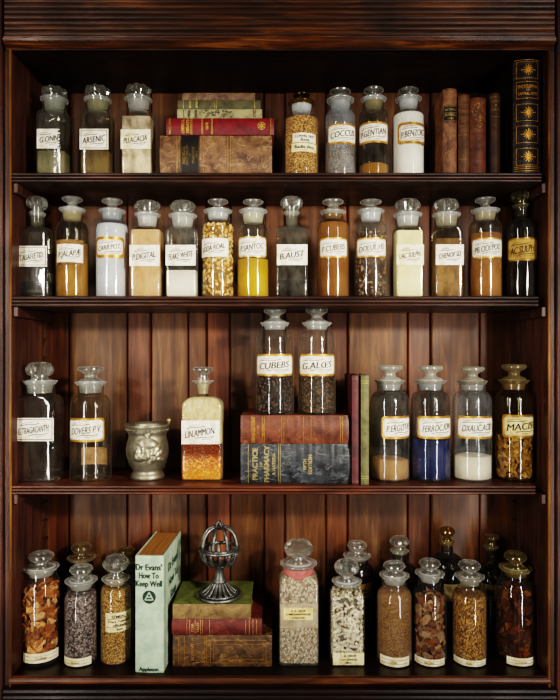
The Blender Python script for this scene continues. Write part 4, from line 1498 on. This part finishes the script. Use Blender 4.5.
def leaf(u, v, a, L, w):
    """Raised ribbed leaf on the belly: base (u, v), pointing along a."""
    rings = []
    for i in range(9):
        q = i / 8
        hw = w * math.sin(PI * q) ** .7 * .5
        row = []
        for j in range(7):
            s = j / 6 * 2 - 1
            uu = u + L * q * cos(a) - hw * s * sin(a)
            vv = v + L * q * sin(a) + hw * s * cos(a)
            r = belly(vv) + .0006 + .004 * (1 - s * s) * math.sin(PI * q) ** .4 + .0012 * sin(q * 34 + abs(s) * 3)
            an = ph + uu / rw(43)
            row.append((r * sin(an), -r * cos(an), vv))
        rings.append(row)
    m.loft(rings, 0, True, False)


vb = H * .5
for (u, v, a, L, w) in ((-.026, .69, -.12, .05, .022), (.024, .64, -2.2, .03, .017), (-.008, .63, -1.25, .03, .02), (-.016, .60, -1.9, .024, .014), (-.032, .42, .2, .036, .02),
                        (.002, .33, .8, .036, .018), (.034, .56, -2.6, .03, .016), (-.024, .52, -.5, .03, .014), (.012, .42, -.2, .026, .013), (-.004, .72, .9, .014, .012)):
    leaf(u * 1.25, H * (.5 + (v - .5) * 1.15), a, L * 1.25, w * 1.25)
m.build('leaf_relief', metal('#b5ad94', '#5a5442', .34, 60), cup)
m = MB()
for k in range(40):
    a = 2 * PI * k / 40
    r = rw(43.5)
    m.tube([(r * sin(a), -r * cos(a), H * .895), (r * sin(a + .1), -r * cos(a + .1), H * .915)], .0016, 5)
m.build('rim_beading', pew, cup)
m = MB()
a = ph + .95
m.lathe([(.0035, H - .004), (.0035, H + .003), (.0055, H + .006), (.0058, H + .010), (.003, H + .0125), (.0008, H + .013)], 16, 0, True, rw(44) * sin(a + .4), -rw(44) * cos(a + .4) * .6)
m.build('rim_knob', metal('#b8a878', '#6e6240', .4, 60), cup)

# ------------------------------------------------------------------ camera, light, air
cd = bpy.data.cameras.new('camera')
cam = bpy.data.objects.new('camera', cd)
COL.objects.link(cam)
cam.location = (0, -D, H0)
cam.rotation_euler = (PI / 2, 0, 0)
cd.sensor_fit = 'VERTICAL'
cd.sensor_height = 24
cd.lens = 24 * F / 700
cd.shift_y = 5 / 700
cd.clip_start = .02
bpy.context.scene.camera = cam


def aim(o, target):
    o.rotation_euler = (Vector(target) - o.location).to_track_quat('-Z', 'Y').to_euler()


def spot(name, loc, target, power, color, size, angle, blend):
    l = bpy.data.lights.new(name, 'SPOT')
    l.energy = power
    l.color = color
    l.shadow_soft_size = size
    l.spot_size = math.radians(angle)
    l.spot_blend = blend
    o = bpy.data.objects.new(name, l)
    COL.objects.link(o)
    o.location = loc
    aim(o, target)
    return o


def area(name, loc, target, power, color, sx_, sy_):
    l = bpy.data.lights.new(name, 'AREA')
    l.shape = 'RECTANGLE'
    l.size, l.size_y = sx_, sy_
    l.energy = power
    l.color = color
    o = bpy.data.objects.new(name, l)
    COL.objects.link(o)
    o.location = loc
    aim(o, target)
    return o


spot('lamp', (1.06, -1.42, H0 + .4), (-.14, .1, H0 - .0), 102, (1, .9, .77), .07, 46, 1.0)
spot('lamp', (-1.04, -1.42, H0 + .4), (-.08, .1, H0 - .04), 34, (1, .91, .8), .07, 46, 1.0)
area('streak_light', (-1.0, -1.45, H0 - .1), (-.15, .1, H0 - .1), 14, (1, .96, .9), .07, 2.2)  # tall narrow strips, added to lay upright streaks on the bottles
area('streak_light', (1.0, -1.45, H0 - .1), (-.05, .1, H0 - .1), 16, (1, .97, .92), .07, 2.2)

# dim room, with warm bright patches added for the glass to reflect
wd = bpy.data.worlds.new('room')
bpy.context.scene.world = wd
wd.use_nodes = True
nt = wd.node_tree
bg = nt.nodes['Background']
tc = nt.nodes.new('ShaderNodeTexCoord')
vo = nt.nodes.new('ShaderNodeTexVoronoi')
vo.inputs['Scale'].default_value = 3.2
nt.links.new(tc.outputs['Generated'], vo.inputs['Vector'])
rp = nt.nodes.new('ShaderNodeValToRGB')
e = rp.color_ramp.elements
e[0].position, e[0].color = .2, (1.1, .95, .78, 1)
e[1].position, e[1].color = .36, (.045, .034, .026, 1)
nt.links.new(vo.outputs['Distance'], rp.inputs['Fac'])
nt.links.new(rp.outputs[0], bg.inputs[0])
bg.inputs[1].default_value = .16

sc = bpy.context.scene
sc.view_settings.view_transform = 'Filmic'
sc.view_settings.look = 'High Contrast'
sc.view_settings.exposure = 0.7
sc.cycles.transparent_max_bounces = 32
sc.cycles.max_bounces = 10
sc.cycles.use_denoising = True
sc.cycles.sample_clamp_indirect = 4
